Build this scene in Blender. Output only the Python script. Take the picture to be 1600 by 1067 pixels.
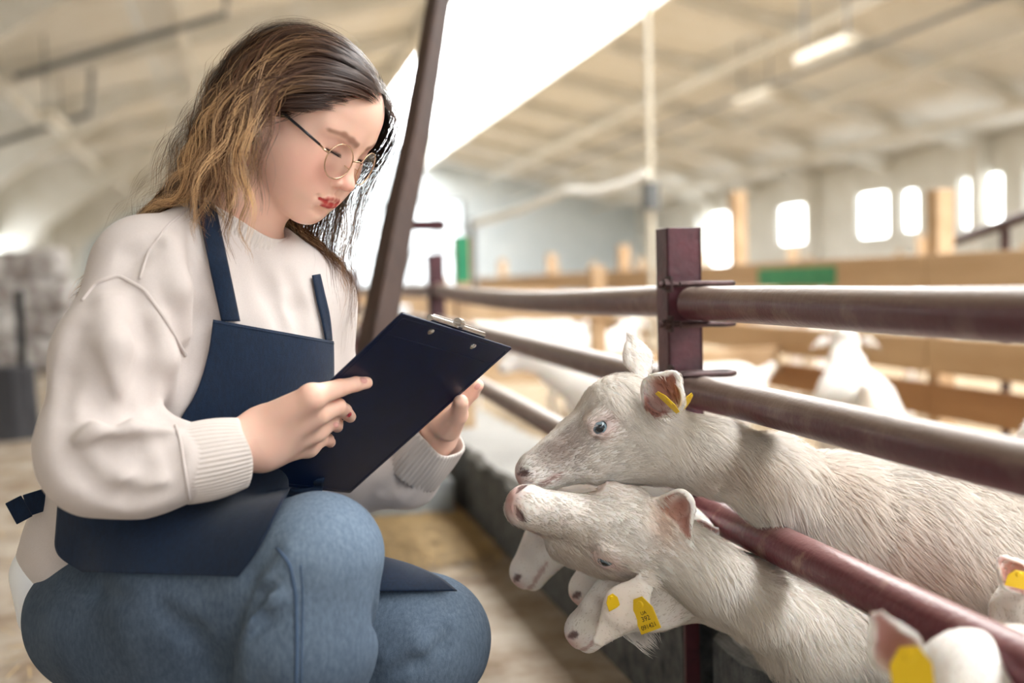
import bpy, bmesh, math, random
import numpy as np
from mathutils import Matrix, Vector

for _o in list(bpy.data.objects):
    bpy.data.objects.remove(_o, do_unlink=True)
SC = bpy.context.scene
COL = SC.collection
RNG = np.random.default_rng(7)
random.seed(7)

# ------------------------------------------------------------------ camera
FPX = 1778.0
CAM_H = 0.75
YAW_BARN = math.radians(12.98)
cam_data = bpy.data.cameras.new('camera')
cam_data.sensor_width = 36.0
cam_data.lens = 36.0 * FPX / 1600.0
cam_data.clip_start = 0.05
cam_data.clip_end = 200
cam_data.dof.use_dof = True
cam_data.dof.focus_distance = 1.42
cam_data.dof.aperture_fstop = 2.0
cam = bpy.data.objects.new('camera', cam_data)
COL.objects.link(cam)
CAM_M = (Matrix.Translation((0, 0, CAM_H)) @ Matrix.Rotation(math.radians(90 - 2.93), 4, 'X')
         @ Matrix.Rotation(math.radians(-1.5), 4, 'Z'))
cam.matrix_world = CAM_M
SC.camera = cam

# ------------------------------------------------------------------ sky and exposure
world = bpy.data.worlds.new('overcast_sky')
SC.world = world
world.use_nodes = True
_bg = world.node_tree.nodes['Background']
_bg.inputs['Color'].default_value = (0.82, 0.91, 1.0, 1)
_bg.inputs['Strength'].default_value = 1.7
SKYLIGHT_STRENGTH = 10.0
WINDOW_STRENGTH = 7.0
SC.view_settings.view_transform = 'Standard'
SC.view_settings.look = 'None'
SC.view_settings.gamma = 1.0
SC.view_settings.use_curve_mapping = False
SC.view_settings.exposure = 0.38
SC.cycles.use_denoising = True
SC.cycles.max_bounces = 8
SC.cycles.diffuse_bounces = 5
SC.cycles.sample_clamp_indirect = 6.0

# ------------------------------------------------------------------ layout helpers
_CM = np.array(CAM_M)


def W(px, py, d):
    """a point seen at photo pixel (px, py) standing d metres in front of the lens"""
    v = np.array([(px - 800) / FPX * d, -(py - 533.5) / FPX * d, -d, 1.0])
    return (_CM @ v)[:3]


def PX(p):
    q = np.linalg.inv(_CM) @ np.array([p[0], p[1], p[2], 1.0])
    return (800 + FPX * q[0] / -q[2], 533.5 - FPX * q[1] / -q[2], -q[2])


_cb, _sb = math.cos(YAW_BARN), math.sin(YAW_BARN)
BARN = Matrix.Rotation(YAW_BARN, 4, 'Z')


def B(x, y, z):
    """barn coordinates (x to the right wall, y along the barn) to world"""
    return np.array([x * _cb - y * _sb, x * _sb + y * _cb, z])


def hexc(r, g, b):
    """sRGB 0..255 to linear"""
    def f(c):
        c /= 255.0
        return c / 12.92 if c <= 0.04045 else ((c + 0.055) / 1.055) ** 2.4
    return (f(r), f(g), f(b), 1.0)


# ------------------------------------------------------------------ materials
def mat(name, col, rough=0.6, metal=0.0, col2=None, scale=20.0, detail=4.0, bump=0.0, bump_scale=None,
        emit=None, attr=None, spec=0.5, sss=0.0, sheen=0.0, mixpow=None, stretch=None, coat=0.0):
    m = bpy.data.materials.new(name)
    m.use_nodes = True
    nt = m.node_tree
    b = nt.nodes['Principled BSDF']
    b.inputs['Roughness'].default_value = rough
    b.inputs['Metallic'].default_value = metal
    b.inputs['Specular IOR Level'].default_value = spec
    b.inputs['Base Color'].default_value = col
    if sheen:
        b.inputs['Sheen Weight'].default_value = sheen
    if coat:
        b.inputs['Coat Weight'].default_value = coat
    if sss:
        b.inputs['Subsurface Weight'].default_value = sss
        b.inputs['Subsurface Radius'].default_value = (1.0, 0.35, 0.2)
        b.inputs['Subsurface Scale'].default_value = 0.008
    if emit:
        b.inputs['Emission Color'].default_value = emit[0]
        b.inputs['Emission Strength'].default_value = emit[1]
    tc = nt.nodes.new('ShaderNodeTexCoord')
    vec = tc.outputs['Object']
    if stretch:
        mp = nt.nodes.new('ShaderNodeMapping')
        mp.inputs['Scale'].default_value = stretch
        nt.links.new(vec, mp.inputs['Vector'])
        vec = mp.outputs['Vector']
    src = None
    if attr:
        a = nt.nodes.new('ShaderNodeAttribute')
        a.attribute_name = attr
        src = a.outputs['Color']
    if col2 is not None:
        n = nt.nodes.new('ShaderNodeTexNoise')
        n.inputs['Scale'].default_value = scale
        n.inputs['Detail'].default_value = detail
        n.inputs['Roughness'].default_value = 0.65
        nt.links.new(vec, n.inputs['Vector'])
        r = nt.nodes.new('ShaderNodeValToRGB')
        lo, hi = mixpow or (0.35, 0.68)
        r.color_ramp.elements[0].position = lo
        r.color_ramp.elements[1].position = hi
        nt.links.new(n.outputs['Fac'], r.inputs['Fac'])
        mx = nt.nodes.new('ShaderNodeMix')
        mx.data_type = 'RGBA'
        nt.links.new(r.outputs['Color'], mx.inputs['Factor'])
        if src is not None:
            nt.links.new(src, mx.inputs['A'])
            m2 = nt.nodes.new('ShaderNodeMix')
            m2.data_type = 'RGBA'
            m2.blend_type = 'MULTIPLY'
            m2.inputs['Factor'].default_value = 1.0
            nt.links.new(src, m2.inputs['A'])
            m2.inputs['B'].default_value = col2
            nt.links.new(m2.outputs['Result'], mx.inputs['B'])
        else:
            mx.inputs['A'].default_value = col
            mx.inputs['B'].default_value = col2
        src = mx.outputs['Result']
    if src is not None:
        nt.links.new(src, b.inputs['Base Color'])
    if bump:
        n2 = nt.nodes.new('ShaderNodeTexNoise')
        n2.inputs['Scale'].default_value = bump_scale or scale * 2
        n2.inputs['Detail'].default_value = 5
        nt.links.new(vec, n2.inputs['Vector'])
        bp = nt.nodes.new('ShaderNodeBump')
        bp.inputs['Strength'].default_value = bump
        bp.inputs['Distance'].default_value = 0.01
        nt.links.new(n2.outputs['Fac'], bp.inputs['Height'])
        nt.links.new(bp.outputs['Normal'], b.inputs['Normal'])
    return m


# ------------------------------------------------------------------ object helpers
def link(name, me, m=None, parent=None, smooth=False, mw=None):
    o = bpy.data.objects.new(name, me)
    COL.objects.link(o)
    if m is not None:
        if not me.materials:
            me.materials.append(m)
    if parent is not None:
        o.parent = parent
    if mw is not None:
        o.matrix_local = mw
    if smooth:
        me.polygons.foreach_set('use_smooth', [True] * len(me.polygons))
    return o


def mesh_from(name, verts, faces, colors=None):
    me = bpy.data.meshes.new(name)
    verts = np.asarray(verts, dtype=np.float32)
    if isinstance(faces, np.ndarray):
        nf, k = faces.shape
        me.vertices.add(len(verts))
        me.vertices.foreach_set('co', verts.ravel())
        me.loops.add(nf * k)
        me.loops.foreach_set('vertex_index', faces.astype(np.int32).ravel())
        me.polygons.add(nf)
        me.polygons.foreach_set('loop_start', np.arange(0, nf * k, k, dtype=np.int32))
        me.polygons.foreach_set('loop_total', np.full(nf, k, dtype=np.int32))
        me.update(calc_edges=True)
    else:
        me.from_pydata([tuple(map(float, v)) for v in verts], [], [tuple(f) for f in faces])
        me.update()
    if colors is not None:
        ca = me.color_attributes.new('col', 'FLOAT_COLOR', 'POINT')
        c = np.ones((len(verts), 4), dtype=np.float32)
        c[:, :3] = colors
        ca.data.foreach_set('color', c.ravel())
    return me


def tag(o, label, cat=None, group=None, kind=None):
    o['label'] = label
    if cat:
        o['category'] = cat
    if group:
        o['group'] = group
    if kind:
        o['kind'] = kind
    return o


def thing(name, label, cat, loc=(0, 0, 0), rotz=0.0, group=None, kind=None):
    o = bpy.data.objects.new(name, None)
    o.empty_display_size = 0.1
    COL.objects.link(o)
    o.location = tuple(float(v) for v in loc)
    o.rotation_euler = (0, 0, rotz)
    return tag(o, label, cat, group, kind)


def structure(o, label=None):
    o['kind'] = 'structure'
    if label:
        o['label'] = label
    return o


class MB:
    """collects boxes, tubes and lofts into one mesh"""

    def __init__(self):
        self.v = []
        self.f = []

    def add(self, vs, fs):
        n = len(self.v)
        self.v.extend([tuple(map(float, p)) for p in vs])
        self.f.extend([tuple(i + n for i in f) for f in fs])
        return self

    def box(self, lo, hi, M=None):
        x0, y0, z0 = lo
        x1, y1, z1 = hi
        vs = [(x0, y0, z0), (x1, y0, z0), (x1, y1, z0), (x0, y1, z0), (x0, y0, z1), (x1, y0, z1), (x1, y1, z1), (x0, y1, z1)]
        if M is not None:
            vs = [tuple(M @ Vector(v)) for v in vs]
        return self.add(vs, [(0, 3, 2, 1), (4, 5, 6, 7), (0, 1, 5, 4), (1, 2, 6, 5), (2, 3, 7, 6), (3, 0, 4, 7)])

    def beam(self, a, b, w, h, up=(0, 0, 1)):
        a = Vector(a); b = Vector(b)
        d = (b - a).normalized()
        s = d.cross(Vector(up)).normalized()
        u = s.cross(d).normalized()
        vs = []
        for p in (a, b):
            for sx, sz in ((-1, -1), (1, -1), (1, 1), (-1, 1)):
                vs.append(p + s * (w / 2 * sx) + u * (h / 2 * sz))
        return self.add(vs, [(0, 1, 2, 3), (7, 6, 5, 4), (0, 4, 5, 1), (1, 5, 6, 2), (2, 6, 7, 3), (3, 7, 4, 0)])

    def tube(self, pts, r, n=12, cap=True, flat=None):
        pts = [Vector(p) for p in pts]
        rs = r if isinstance(r, (list, tuple)) else [r] * len(pts)
        d0 = (pts[1] - pts[0]).normalized()
        up = Vector((0, 0, 1)) if abs(d0.z) < 0.9 else Vector((1, 0, 0))
        s = d0.cross(up).normalized()
        vs = []
        for i, p in enumerate(pts):
            if i == 0:
                d = pts[1] - pts[0]
            elif i == len(pts) - 1:
                d = pts[-1] - pts[-2]
            else:
                d = pts[i + 1] - pts[i - 1]
            d.normalize()
            s = (s - d * s.dot(d)).normalized()
            u = d.cross(s)
            for k in range(n):
                a = 2 * math.pi * k / n
                vs.append(p + s * (math.cos(a) * rs[i]) + u * (math.sin(a) * rs[i]))
        fs = []
        for i in range(len(pts) - 1):
            for k in range(n):
                k2 = (k + 1) % n
                fs.append((i * n + k, i * n + k2, (i + 1) * n + k2, (i + 1) * n + k))
        if cap:
            fs.append(tuple(range(n - 1, -1, -1)))
            fs.append(tuple((len(pts) - 1) * n + k for k in range(n)))
        return self.add(vs, fs)

    def prism(self, poly, a, b):
        """poly: list of 3-D points of one face; extruded by vector b-a"""
        n = len(poly)
        d = Vector(b) - Vector(a)
        vs = [Vector(p) for p in poly] + [Vector(p) + d for p in poly]
        fs = [tuple(range(n - 1, -1, -1)), tuple(range(n, 2 * n))]
        for i in range(n):
            j = (i + 1) % n
            fs.append((i, j, n + j, n + i))
        return self.add(vs, fs)

    def mesh(self, name, bevel=0.0, seg=2):
        me = bpy.data.meshes.new(name)
        me.from_pydata(self.v, [], self.f)
        me.update()
        bm = bmesh.new()
        bm.from_mesh(me)
        bmesh.ops.recalc_face_normals(bm, faces=bm.faces)
        if bevel:
            ed = [e for e in bm.edges if len(e.link_faces) == 2 and e.calc_face_angle(0) > 0.5]
            bmesh.ops.bevel(bm, geom=ed, offset=bevel, segments=seg, affect='EDGES', profile=0.5, clamp_overlap=True)
        bm.to_mesh(me)
        bm.free()
        return me

    def build(self, name, m, parent=None, bevel=0.0, smooth=False, mw=None, seg=2):
        me = self.mesh(name, bevel, seg)
        o = link(name, me, m, parent, smooth, mw)
        if smooth:
            me.set_sharp_from_angle(angle=math.radians(40))
        return o

# ------------------------------------------------------------------ implicit surfaces for bodies and cloth
def _n(v):
    v = np.asarray(v, float)
    return v / np.linalg.norm(v)


class Prim:
    def __init__(self, fn, k=0.01, op='u'):
        self.fn, self.k, self.op = fn, k, op


def sph(c, r, k=0.01, op='u'):
    c = np.asarray(c, float)
    return Prim(lambda P: np.sqrt(((P - c) ** 2).sum(-1)) - r, k, op)


def ell(c, R, k=0.01, op='u', rot=None):
    c = np.asarray(c, float)
    R = np.asarray(R, float)
    rot = None if rot is None else np.asarray(rot, float)   # rows: local axes

    def fn(P):
        q = P - c
        if rot is not None:
            q = q @ rot.T
        k0 = np.sqrt(((q / R) ** 2).sum(-1))
        k1 = np.sqrt(((q / (R * R)) ** 2).sum(-1)) + 1e-9
        return np.where(k0 < 1e-6, -R.min(), k0 * (k0 - 1.0) / k1)
    return Prim(fn, k, op)


def cone(a, b, ra, rb, k=0.01, op='u', n=None, s=1.0):
    """round cone a->b; n, s: squash along n by s"""
    a = np.asarray(a, float)
    b = np.asarray(b, float)
    if n is not None:
        n = _n(n)
        t = _n(b - a)
        n = _n(n - t * (n @ t))
    ba = b - a
    L2 = ba @ ba + 1e-12

    def fn(P):
        q = P - a
        h = np.clip((q @ ba) / L2, 0, 1)
        r = ra + (rb - ra) * h
        w = q - h[..., None] * ba
        if n is None:
            return np.sqrt((w ** 2).sum(-1)) - r
        wn = w @ n
        w2 = (w ** 2).sum(-1) + wn ** 2 * (1 / (s * s) - 1)
        ss = np.sqrt(np.maximum(w2, 1e-12))
        g = np.sqrt(np.maximum((w ** 2).sum(-1) + wn ** 2 * (1 / s ** 4 - 1), 1e-12))
        return (ss - r) * np.minimum(ss / g, 1.0)
    return Prim(fn, k, op)


def chain(pts, k=0.01, op='u', n=None, s=1.0, kin=None):
    """pts: list of (point, radius)"""
    out = []
    for i in range(len(pts) - 1):
        out.append(cone(pts[i][0], pts[i + 1][0], pts[i][1], pts[i + 1][1], k if i == 0 else (kin if kin is not None else k * 0.5), op, n, s))
    return out


def rbox(c, R, r, rot=None, k=0.005, op='u'):
    c = np.asarray(c, float)
    R = np.asarray(R, float) - r

    def fn(P):
        q = P - c
        if rot is not None:
            q = q @ np.asarray(rot).T
        q = np.abs(q) - R
        return np.sqrt((np.maximum(q, 0) ** 2).sum(-1)) + np.minimum(q.max(-1), 0) - r
    return Prim(fn, k, op)


def half(c, nrm, k=0.004, op='i'):
    """cut: keeps the side opposite to nrm"""
    c = np.asarray(c, float)
    nrm = _n(nrm)
    return Prim(lambda P: (P - c) @ nrm, k, op)


def disp(fn):
    return Prim(fn, 0.0, 'd')


def _fold(d, p, op, k):
    if op == 'u':
        h = np.maximum(k - np.abs(d - p), 0) / max(k, 1e-9)
        return np.minimum(d, p) - h * h * k * 0.25
    q = -p if op == 's' else p
    h = np.maximum(k - np.abs(d - q), 0) / max(k, 1e-9)
    return np.maximum(d, q) + h * h * k * 0.25


def sdf_eval(prims, P):
    d = np.full(P.shape[:-1], 10.0)
    for p in prims:
        if p.op == 'd':
            d = d - p.fn(P)
        else:
            d = _fold(d, p.fn(P), p.op, p.k)
    return d


def sdf_normal(prims, P, e=0.0015):
    g = np.empty_like(P)
    for i in range(3):
        o = np.zeros(3)
        o[i] = e
        g[:, i] = sdf_eval(prims, P + o) - sdf_eval(prims, P - o)
    return g / (np.linalg.norm(g, axis=1, keepdims=True) + 1e-12)


def sdf_project(prims, P, off=0.0, it=6):
    for _ in range(it):
        P = P - sdf_normal(prims, P) * (sdf_eval(prims, P) - off)[:, None]
    return P


def sdf_cast(prims, O, D, off=0.0, tmax=4.0, it=90, t0=0.0):
    """march rays onto the surface (offset off); returns points and a hit flag"""
    O = np.broadcast_to(np.asarray(O, float), D.shape)
    t = np.full(len(D), float(t0))
    for _ in range(it):
        d = sdf_eval(prims, O + D * t[:, None]) - off
        t = np.minimum(t + d * 0.8, tmax)
    d = np.abs(sdf_eval(prims, O + D * t[:, None]) - off)
    return O + D * t[:, None], (d < 0.004) & (t < tmax - 1e-3)


def sdf_mesh(prims, lo, hi, vox, margin=1.6, smooth_it=1):
    """sparse surface nets"""
    BS = 8
    lo = np.asarray(lo, float)
    hi = np.asarray(hi, float)
    nb = np.ceil((hi - lo) / (vox * BS)).astype(int)
    bi = np.stack(np.meshgrid(*[np.arange(k) for k in nb], indexing='ij'), -1).reshape(-1, 3)
    hd = vox * BS * 0.866
    # two-stage coarse test
    cen = lo + (bi + 0.5) * vox * BS
    keep = []
    for s in range(0, len(cen), 60000):
        keep.append(np.abs(sdf_eval(prims, cen[s:s + 60000])) < hd * margin)
    bi = bi[np.concatenate(keep)]
    cen = lo + (bi + 0.5) * vox * BS
    off = np.stack(np.meshgrid(*[np.arange(BS + 1)] * 3, indexing='ij'), -1).reshape(-1, 3)
    n = len(bi)
    D = np.empty((n, (BS + 1) ** 3), dtype=np.float32)
    CH = 400
    order = np.lexsort((bi[:, 2] // 3, bi[:, 1] // 3, bi[:, 0] // 3))
    bi = bi[order]
    cen = cen[order]
    for s in range(0, n, CH):
        idx = np.arange(s, min(n, s + CH))
        P = lo + (bi[idx][:, None, :] * BS + off[None]) * vox
        d = np.full(P.shape[:2], 10.0)
        dc = np.full(len(idx), 10.0)
        for p in prims:
            if p.op == 'd':
                d = d - p.fn(P)
                dc = dc - p.fn(cen[idx])
                continue
            pc = p.fn(cen[idx])
            if p.op == 'u':
                m = pc < dc + p.k + 2.4 * hd
            else:
                q = -pc if p.op == 's' else pc
                m = q > dc - p.k - 2.4 * hd
            if m.any():
                d[m] = _fold(d[m], p.fn(P[m]), p.op, p.k)
            dc = _fold(dc, pc, p.op, p.k)
        D[idx] = d
    D = D.reshape(n, BS + 1, BS + 1, BS + 1)
    # cells
    S = D < 0
    c8 = [(i, j, k) for i in (0, 1) for j in (0, 1) for k in (0, 1)]
    cnt = sum(S[:, i:i + BS, j:j + BS, k:k + BS].astype(np.int8) for i, j, k in c8)
    act = np.argwhere((cnt > 0) & (cnt < 8))
    ci = bi[act[:, 0]] * BS + act[:, 1:]
    corners = np.stack([D[act[:, 0], act[:, 1] + i, act[:, 2] + j, act[:, 3] + k] for i, j, k in c8], 1)
    c8a = np.array(c8, float)
    acc = np.zeros((len(act), 3))
    num = np.zeros(len(act))
    for a in range(8):
        for b in range(a + 1, 8):
            if np.abs(c8a[a] - c8a[b]).sum() != 1:
                continue
            da, db = corners[:, a], corners[:, b]
            m = (da < 0) != (db < 0)
            t = np.where(m, da / np.where(m, da - db, 1), 0)
            pt = c8a[a] + t[:, None] * (c8a[b] - c8a[a])
            acc += np.where(m[:, None], pt, 0)
            num += m
    V = lo + (ci + acc / num[:, None]) * vox
    N = (nb + 2) * BS
    key = ((ci[:, 0] + 1) * N[1] + ci[:, 1] + 1) * N[2] + ci[:, 2] + 1
    o = np.argsort(key)
    skey = key[o]
    faces = []
    for ax in range(3):
        sl0 = [slice(None)] + [slice(0, BS)] * 3
        sl1 = [slice(None)] + [slice(0, BS)] * 3
        sl1[ax + 1] = slice(1, BS + 1)
        A = S[tuple(sl0)]
        Bq = S[tuple(sl1)]
        e = np.argwhere(A != Bq)
        if len(e) == 0:
            continue
        flip = A[tuple(e.T)]
        g = bi[e[:, 0]] * BS + e[:, 1:]
        u, w = (ax + 1) % 3, (ax + 2) % 3
        q = []
        ok = np.ones(len(e), bool)
        for du, dw in ((0, 0), (-1, 0), (-1, -1), (0, -1)):
            c = g.copy()
            c[:, u] += du
            c[:, w] += dw
            kk = ((c[:, 0] + 1) * N[1] + c[:, 1] + 1) * N[2] + c[:, 2] + 1
            pos = np.clip(np.searchsorted(skey, kk), 0, len(skey) - 1)
            ok &= skey[pos] == kk
            q.append(o[pos])
        q = np.stack(q, 1)
        q[~flip] = q[~flip][:, ::-1]
        faces.append(q[ok])
    F = np.concatenate(faces)
    for _ in range(smooth_it):
        s = np.zeros_like(V)
        src = np.concatenate([F[:, a] for a in range(4)] * 2)
        dst = np.concatenate([F[:, (a + 1) % 4] for a in range(4)] + [F[:, a - 1] for a in range(4)])
        c = np.bincount(src, minlength=len(V)).astype(float)
        for i in range(3):
            s[:, i] = np.bincount(src, V[dst, i], minlength=len(V))
        V = V * 0.5 + 0.5 * s / np.maximum(c, 1)[:, None]
    return V, F


def snoise(P, f, seed=0, octv=3):
    """cheap smooth pseudo-noise, about -1..1"""
    r = np.random.default_rng(seed)
    out = np.zeros(P.shape[:-1])
    amp = 1.0
    tot = 0
    for o in range(octv):
        for _ in range(3):
            d = r.normal(size=3)
            d /= np.linalg.norm(d)
            out += amp * np.sin(P @ (d * f * r.uniform(0.7, 1.4)) + r.uniform(0, 6.28))
            tot += amp * 0.75
        f *= 1.9
        amp *= 0.55
    return np.clip(out / tot, -1.5, 1.5)


def sstep(a, b, x):
    t = np.clip((x - a) / (b - a), 0, 1)
    return t * t * (3 - 2 * t)


# ------------------------------------------------------------------ strands (hair, fur, straw)
def strands_mesh(name, paths, w0, col0, col1=None, width_dir=None, taper=True, sides=1, root_taper=False):
    """paths (N, S, 3); ribbons facing width_dir x tangent; colour from col0 (root) to col1 (tip)"""
    N_, S_, _ = paths.shape
    T = np.empty_like(paths)
    T[:, 1:-1] = paths[:, 2:] - paths[:, :-2]
    T[:, 0] = paths[:, 1] - paths[:, 0]
    T[:, -1] = paths[:, -1] - paths[:, -2]
    T /= np.linalg.norm(T, axis=2, keepdims=True) + 1e-9
    if width_dir is None:
        width_dir = RNG.normal(size=(N_, 1, 3))
    else:
        width_dir = width_dir[:, None, :]
    s = np.cross(T, width_dir)
    s /= np.linalg.norm(s, axis=2, keepdims=True) + 1e-9
    u = np.cross(s, T)
    w = np.broadcast_to(np.asarray(w0, float).reshape(-1, 1), (N_, S_)).copy()
    tt = np.linspace(0, 1, S_)
    if taper:
        w *= (1 - tt ** 2.2 * 0.9)[None]
    if root_taper:
        w *= np.minimum(1, .25 + tt * 9)[None]
    w = w[..., None] * 0.5
    if sides == 1:
        V = np.stack([paths - s * w, paths + s * w], 2)          # N,S,2
        K = 2
        idx = np.arange(N_ * S_ * K).reshape(N_, S_, K)
        F = np.stack([idx[:, :-1, 0], idx[:, :-1, 1], idx[:, 1:, 1], idx[:, 1:, 0]], -1).reshape(-1, 4)
    else:
        K = 3
        ring = [s * math.cos(a) + u * math.sin(a) for a in (0, 2.0944, 4.18879)]
        V = np.stack([paths + r * w for r in ring], 2)
        idx = np.arange(N_ * S_ * K).reshape(N_, S_, K)
        F = np.concatenate([np.stack([idx[:, :-1, a], idx[:, :-1, (a + 1) % 3], idx[:, 1:, (a + 1) % 3], idx[:, 1:, a]], -1).reshape(-1, 4)
                            for a in range(3)])
    c0 = np.broadcast_to(np.asarray(col0, float)[..., :3], (N_, 3))
    c1 = c0 if col1 is None else np.broadcast_to(np.asarray(col1, float)[..., :3], (N_, 3))
    C = c0[:, None] + (c1 - c0)[:, None] * tt[None, :, None]
    C = np.repeat(C[:, :, None], K, 2).reshape(-1, 3)
    return mesh_from(name, V.reshape(-1, 3), F, C)


def sample_surface(V, F, n, rng, keep=None):
    """random points on quads: positions, normals, face ids"""
    a, b, c, d = (V[F[:, i]] for i in range(4))
    nr = np.cross(c - a, d - b)
    area = np.linalg.norm(nr, axis=1)
    nr = nr / (area[:, None] + 1e-12)
    wgt = area * (keep if keep is not None else 1.0)
    cum = np.cumsum(wgt)
    f = np.searchsorted(cum, rng.uniform(0, cum[-1], n))
    f = np.clip(f, 0, len(F) - 1)
    u, v = rng.uniform(size=(2, n, 1))
    p = (a[f] * (1 - u) + b[f] * u) * (1 - v) + (d[f] * (1 - u) + c[f] * u) * v
    return p, nr[f], f

# ------------------------------------------------------------------ the barn shell
M_CONC = mat('worn_concrete_floor', hexc(172, 162, 148), 0.9, col2=hexc(112, 90, 66), scale=4.0, detail=8, bump=0.5, bump_scale=26)
M_LIME = mat('limewashed_wall', hexc(230, 230, 226), 0.9, col2=hexc(210, 208, 200), scale=1.2, bump=0.1)
M_CEIL = mat('limewashed_ceiling_slab', hexc(236, 235, 231), 0.9, col2=hexc(220, 217, 208), scale=0.8, bump=0.1)
M_RIB = mat('limewashed_concrete_rib', hexc(228, 226, 220), 0.9, col2=hexc(206, 202, 190), scale=1.5)
M_GREYPANEL = mat('pale_blue_grey_panel', hexc(222, 230, 234), 0.6, col2=hexc(205, 216, 222), scale=1.0)
M_STEELGREY = mat('grey_steel', hexc(120, 124, 126), 0.5, metal=0.3, col2=hexc(95, 96, 96), scale=8)
M_SKYPANE = mat('milky_skylight_pane', hexc(240, 240, 240), 0.5, emit=((0.97, 0.985, 1.0, 1), SKYLIGHT_STRENGTH))
M_PANE = mat('bright_window_pane', hexc(240, 240, 240), 0.4, emit=((0.93, 0.98, 1.0, 1), WINDOW_STRENGTH))
M_GATEGLOW = mat('added_gate_glow', hexc(225, 232, 236), 0.5, emit=((0.88, 0.95, 1.0, 1), 1.4))  # added glow that brightens the far wall in place of haze
M_FRAME = mat('window_frame_paint', hexc(215, 216, 212), 0.6)

BXL, BXR, BY0, BY1 = -4.4, 12.0, -12.0, 34.0
EAVE, RIDGE, RX = 2.95, 4.85, 3.9
SKY0, SKY1 = 2.55, 5.25


def barn(mb, name, m, parent=None, **k):
    o = mb.build(name, m, parent, **k)
    if parent is None:
        o.matrix_world = BARN
    return o


floor = structure(barn(MB().box((BXL - .3, BY0, -0.2), (BXR + .3, BY1 + .3, 0)), 'floor', M_CONC),
                  'worn concrete barn floor littered with straw')

# walls with real window openings


def wall_side(name, x, thick, wins, label):
    """wins: (y0, y1, z0, z1) sorted"""
    mb = MB()
    ys = BY0
    x0, x1 = min(x, x + thick), max(x, x + thick)
    for (a, b, z0, z1) in sorted(wins):
        mb.box((x0, ys, 0), (x1, a, EAVE))
        mb.box((x0, a, 0), (x1, b, z0))
        mb.box((x0, a, z1), (x1, b, EAVE))
        ys = b
    mb.box((x0, ys, 0), (x1, BY1, EAVE))
    return structure(barn(mb, name, M_LIME), label)


WINS_R = [(27.2, 29.2, .95, 2.45), (23.1, 24.35, 1.45, 2.36), (19.75, 20.85, 1.45, 2.36), (18.75, 19.25, 1.5, 2.3),
          (16.35, 17.45, 1.45, 2.36), (14.6, 15.75, 1.45, 2.36), (11.6, 12.75, 1.45, 2.36), (8.0, 9.2, 1.45, 2.36),
          (4.5, 5.7, 1.45, 2.36), (0.5, 1.7, 1.45, 2.36), (-4, -2.8, 1.45, 2.36)]
WINS_L = [(21.4, 22.6, 1.1, 1.85), (15.0, 16.2, 1.1, 1.85), (8.0, 9.2, 1.1, 1.85), (-3, -1.8, 1.1, 1.85)]
wall_r = wall_side('wall_right', BXR, 0.3, WINS_R, 'long limewashed wall with a row of small bright windows')
wall_l = wall_side('wall_left', BXL, -0.3, WINS_L, 'limewashed side wall behind the stacked bags')
wi = 1
for wins, x, sgn in ((WINS_R, BXR, 1), (WINS_L, BXL, -1)):
    for (a, b, z0, z1) in wins:
        win = structure(barn(MB().box((x + .10 * sgn - .01, a, z0), (x + .10 * sgn + .01, b, z1)), 'window_%d' % wi, M_PANE))
        fr = MB()
        for lo, hi in (((x + .05 * sgn, a, z0), (x + .05 * sgn + .05, a + .05, z1)), ((x + .05 * sgn, b - .05, z0), (x + .05 * sgn + .05, b, z1)),
                       ((x + .05 * sgn, a, z0), (x + .05 * sgn + .05, b, z0 + .05)), ((x + .05 * sgn, a, z1 - .05), (x + .05 * sgn + .05, b, z1))):
            fr.box(lo, hi)
        barn(fr, 'window_frame', M_FRAME, win)
        wi += 1

# gable wall at the far end with a big gate whose glow is added
mb = MB()
GX0, GX1, GZ = 1.6, 6.4, 3.3
mb.prism([(BXL - .3, BY1, 0), (GX0, BY1, 0), (GX0, BY1, GZ), (GX1, BY1, GZ), (GX1, BY1, 0), (BXR + .3, BY1, 0), (BXR + .3, BY1, EAVE), (RX, BY1, RIDGE), (BXL - .3, BY1, EAVE)],
         (0, 0, 0), (0, .3, 0))
structure(barn(mb, 'wall_back', M_GREYPANEL), 'pale gable wall at the far end of the barn')
gate = structure(barn(MB().box((GX0, BY1 + .1, 0), (GX1, BY1 + .16, GZ)), 'door_1', M_GATEGLOW), 'wide gable gate with an added glow that brightens the far wall')
for i in range(7):
    xx = GX0 + (GX1 - GX0) * i / 6
    barn(MB().box((xx - .06, BY1 - .02, 0), (xx + .06, BY1 + .1, GZ)), 'gate_post', M_STEELGREY, gate)
for z in (.05, .9, 1.7, 2.5, 3.25):
    barn(MB().box((GX0, BY1 + .02, z - .03), (GX1, BY1 + .1, z + .03)), 'gate_rail', M_STEELGREY, gate)

# ceiling: concrete slabs between transverse ribs, on both sides of the ridge skylight


def zroof(x):
    return EAVE + (RIDGE - EAVE) * (1 - abs(x - RX) / (RX - BXL if x < RX else BXR - RX))


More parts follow.
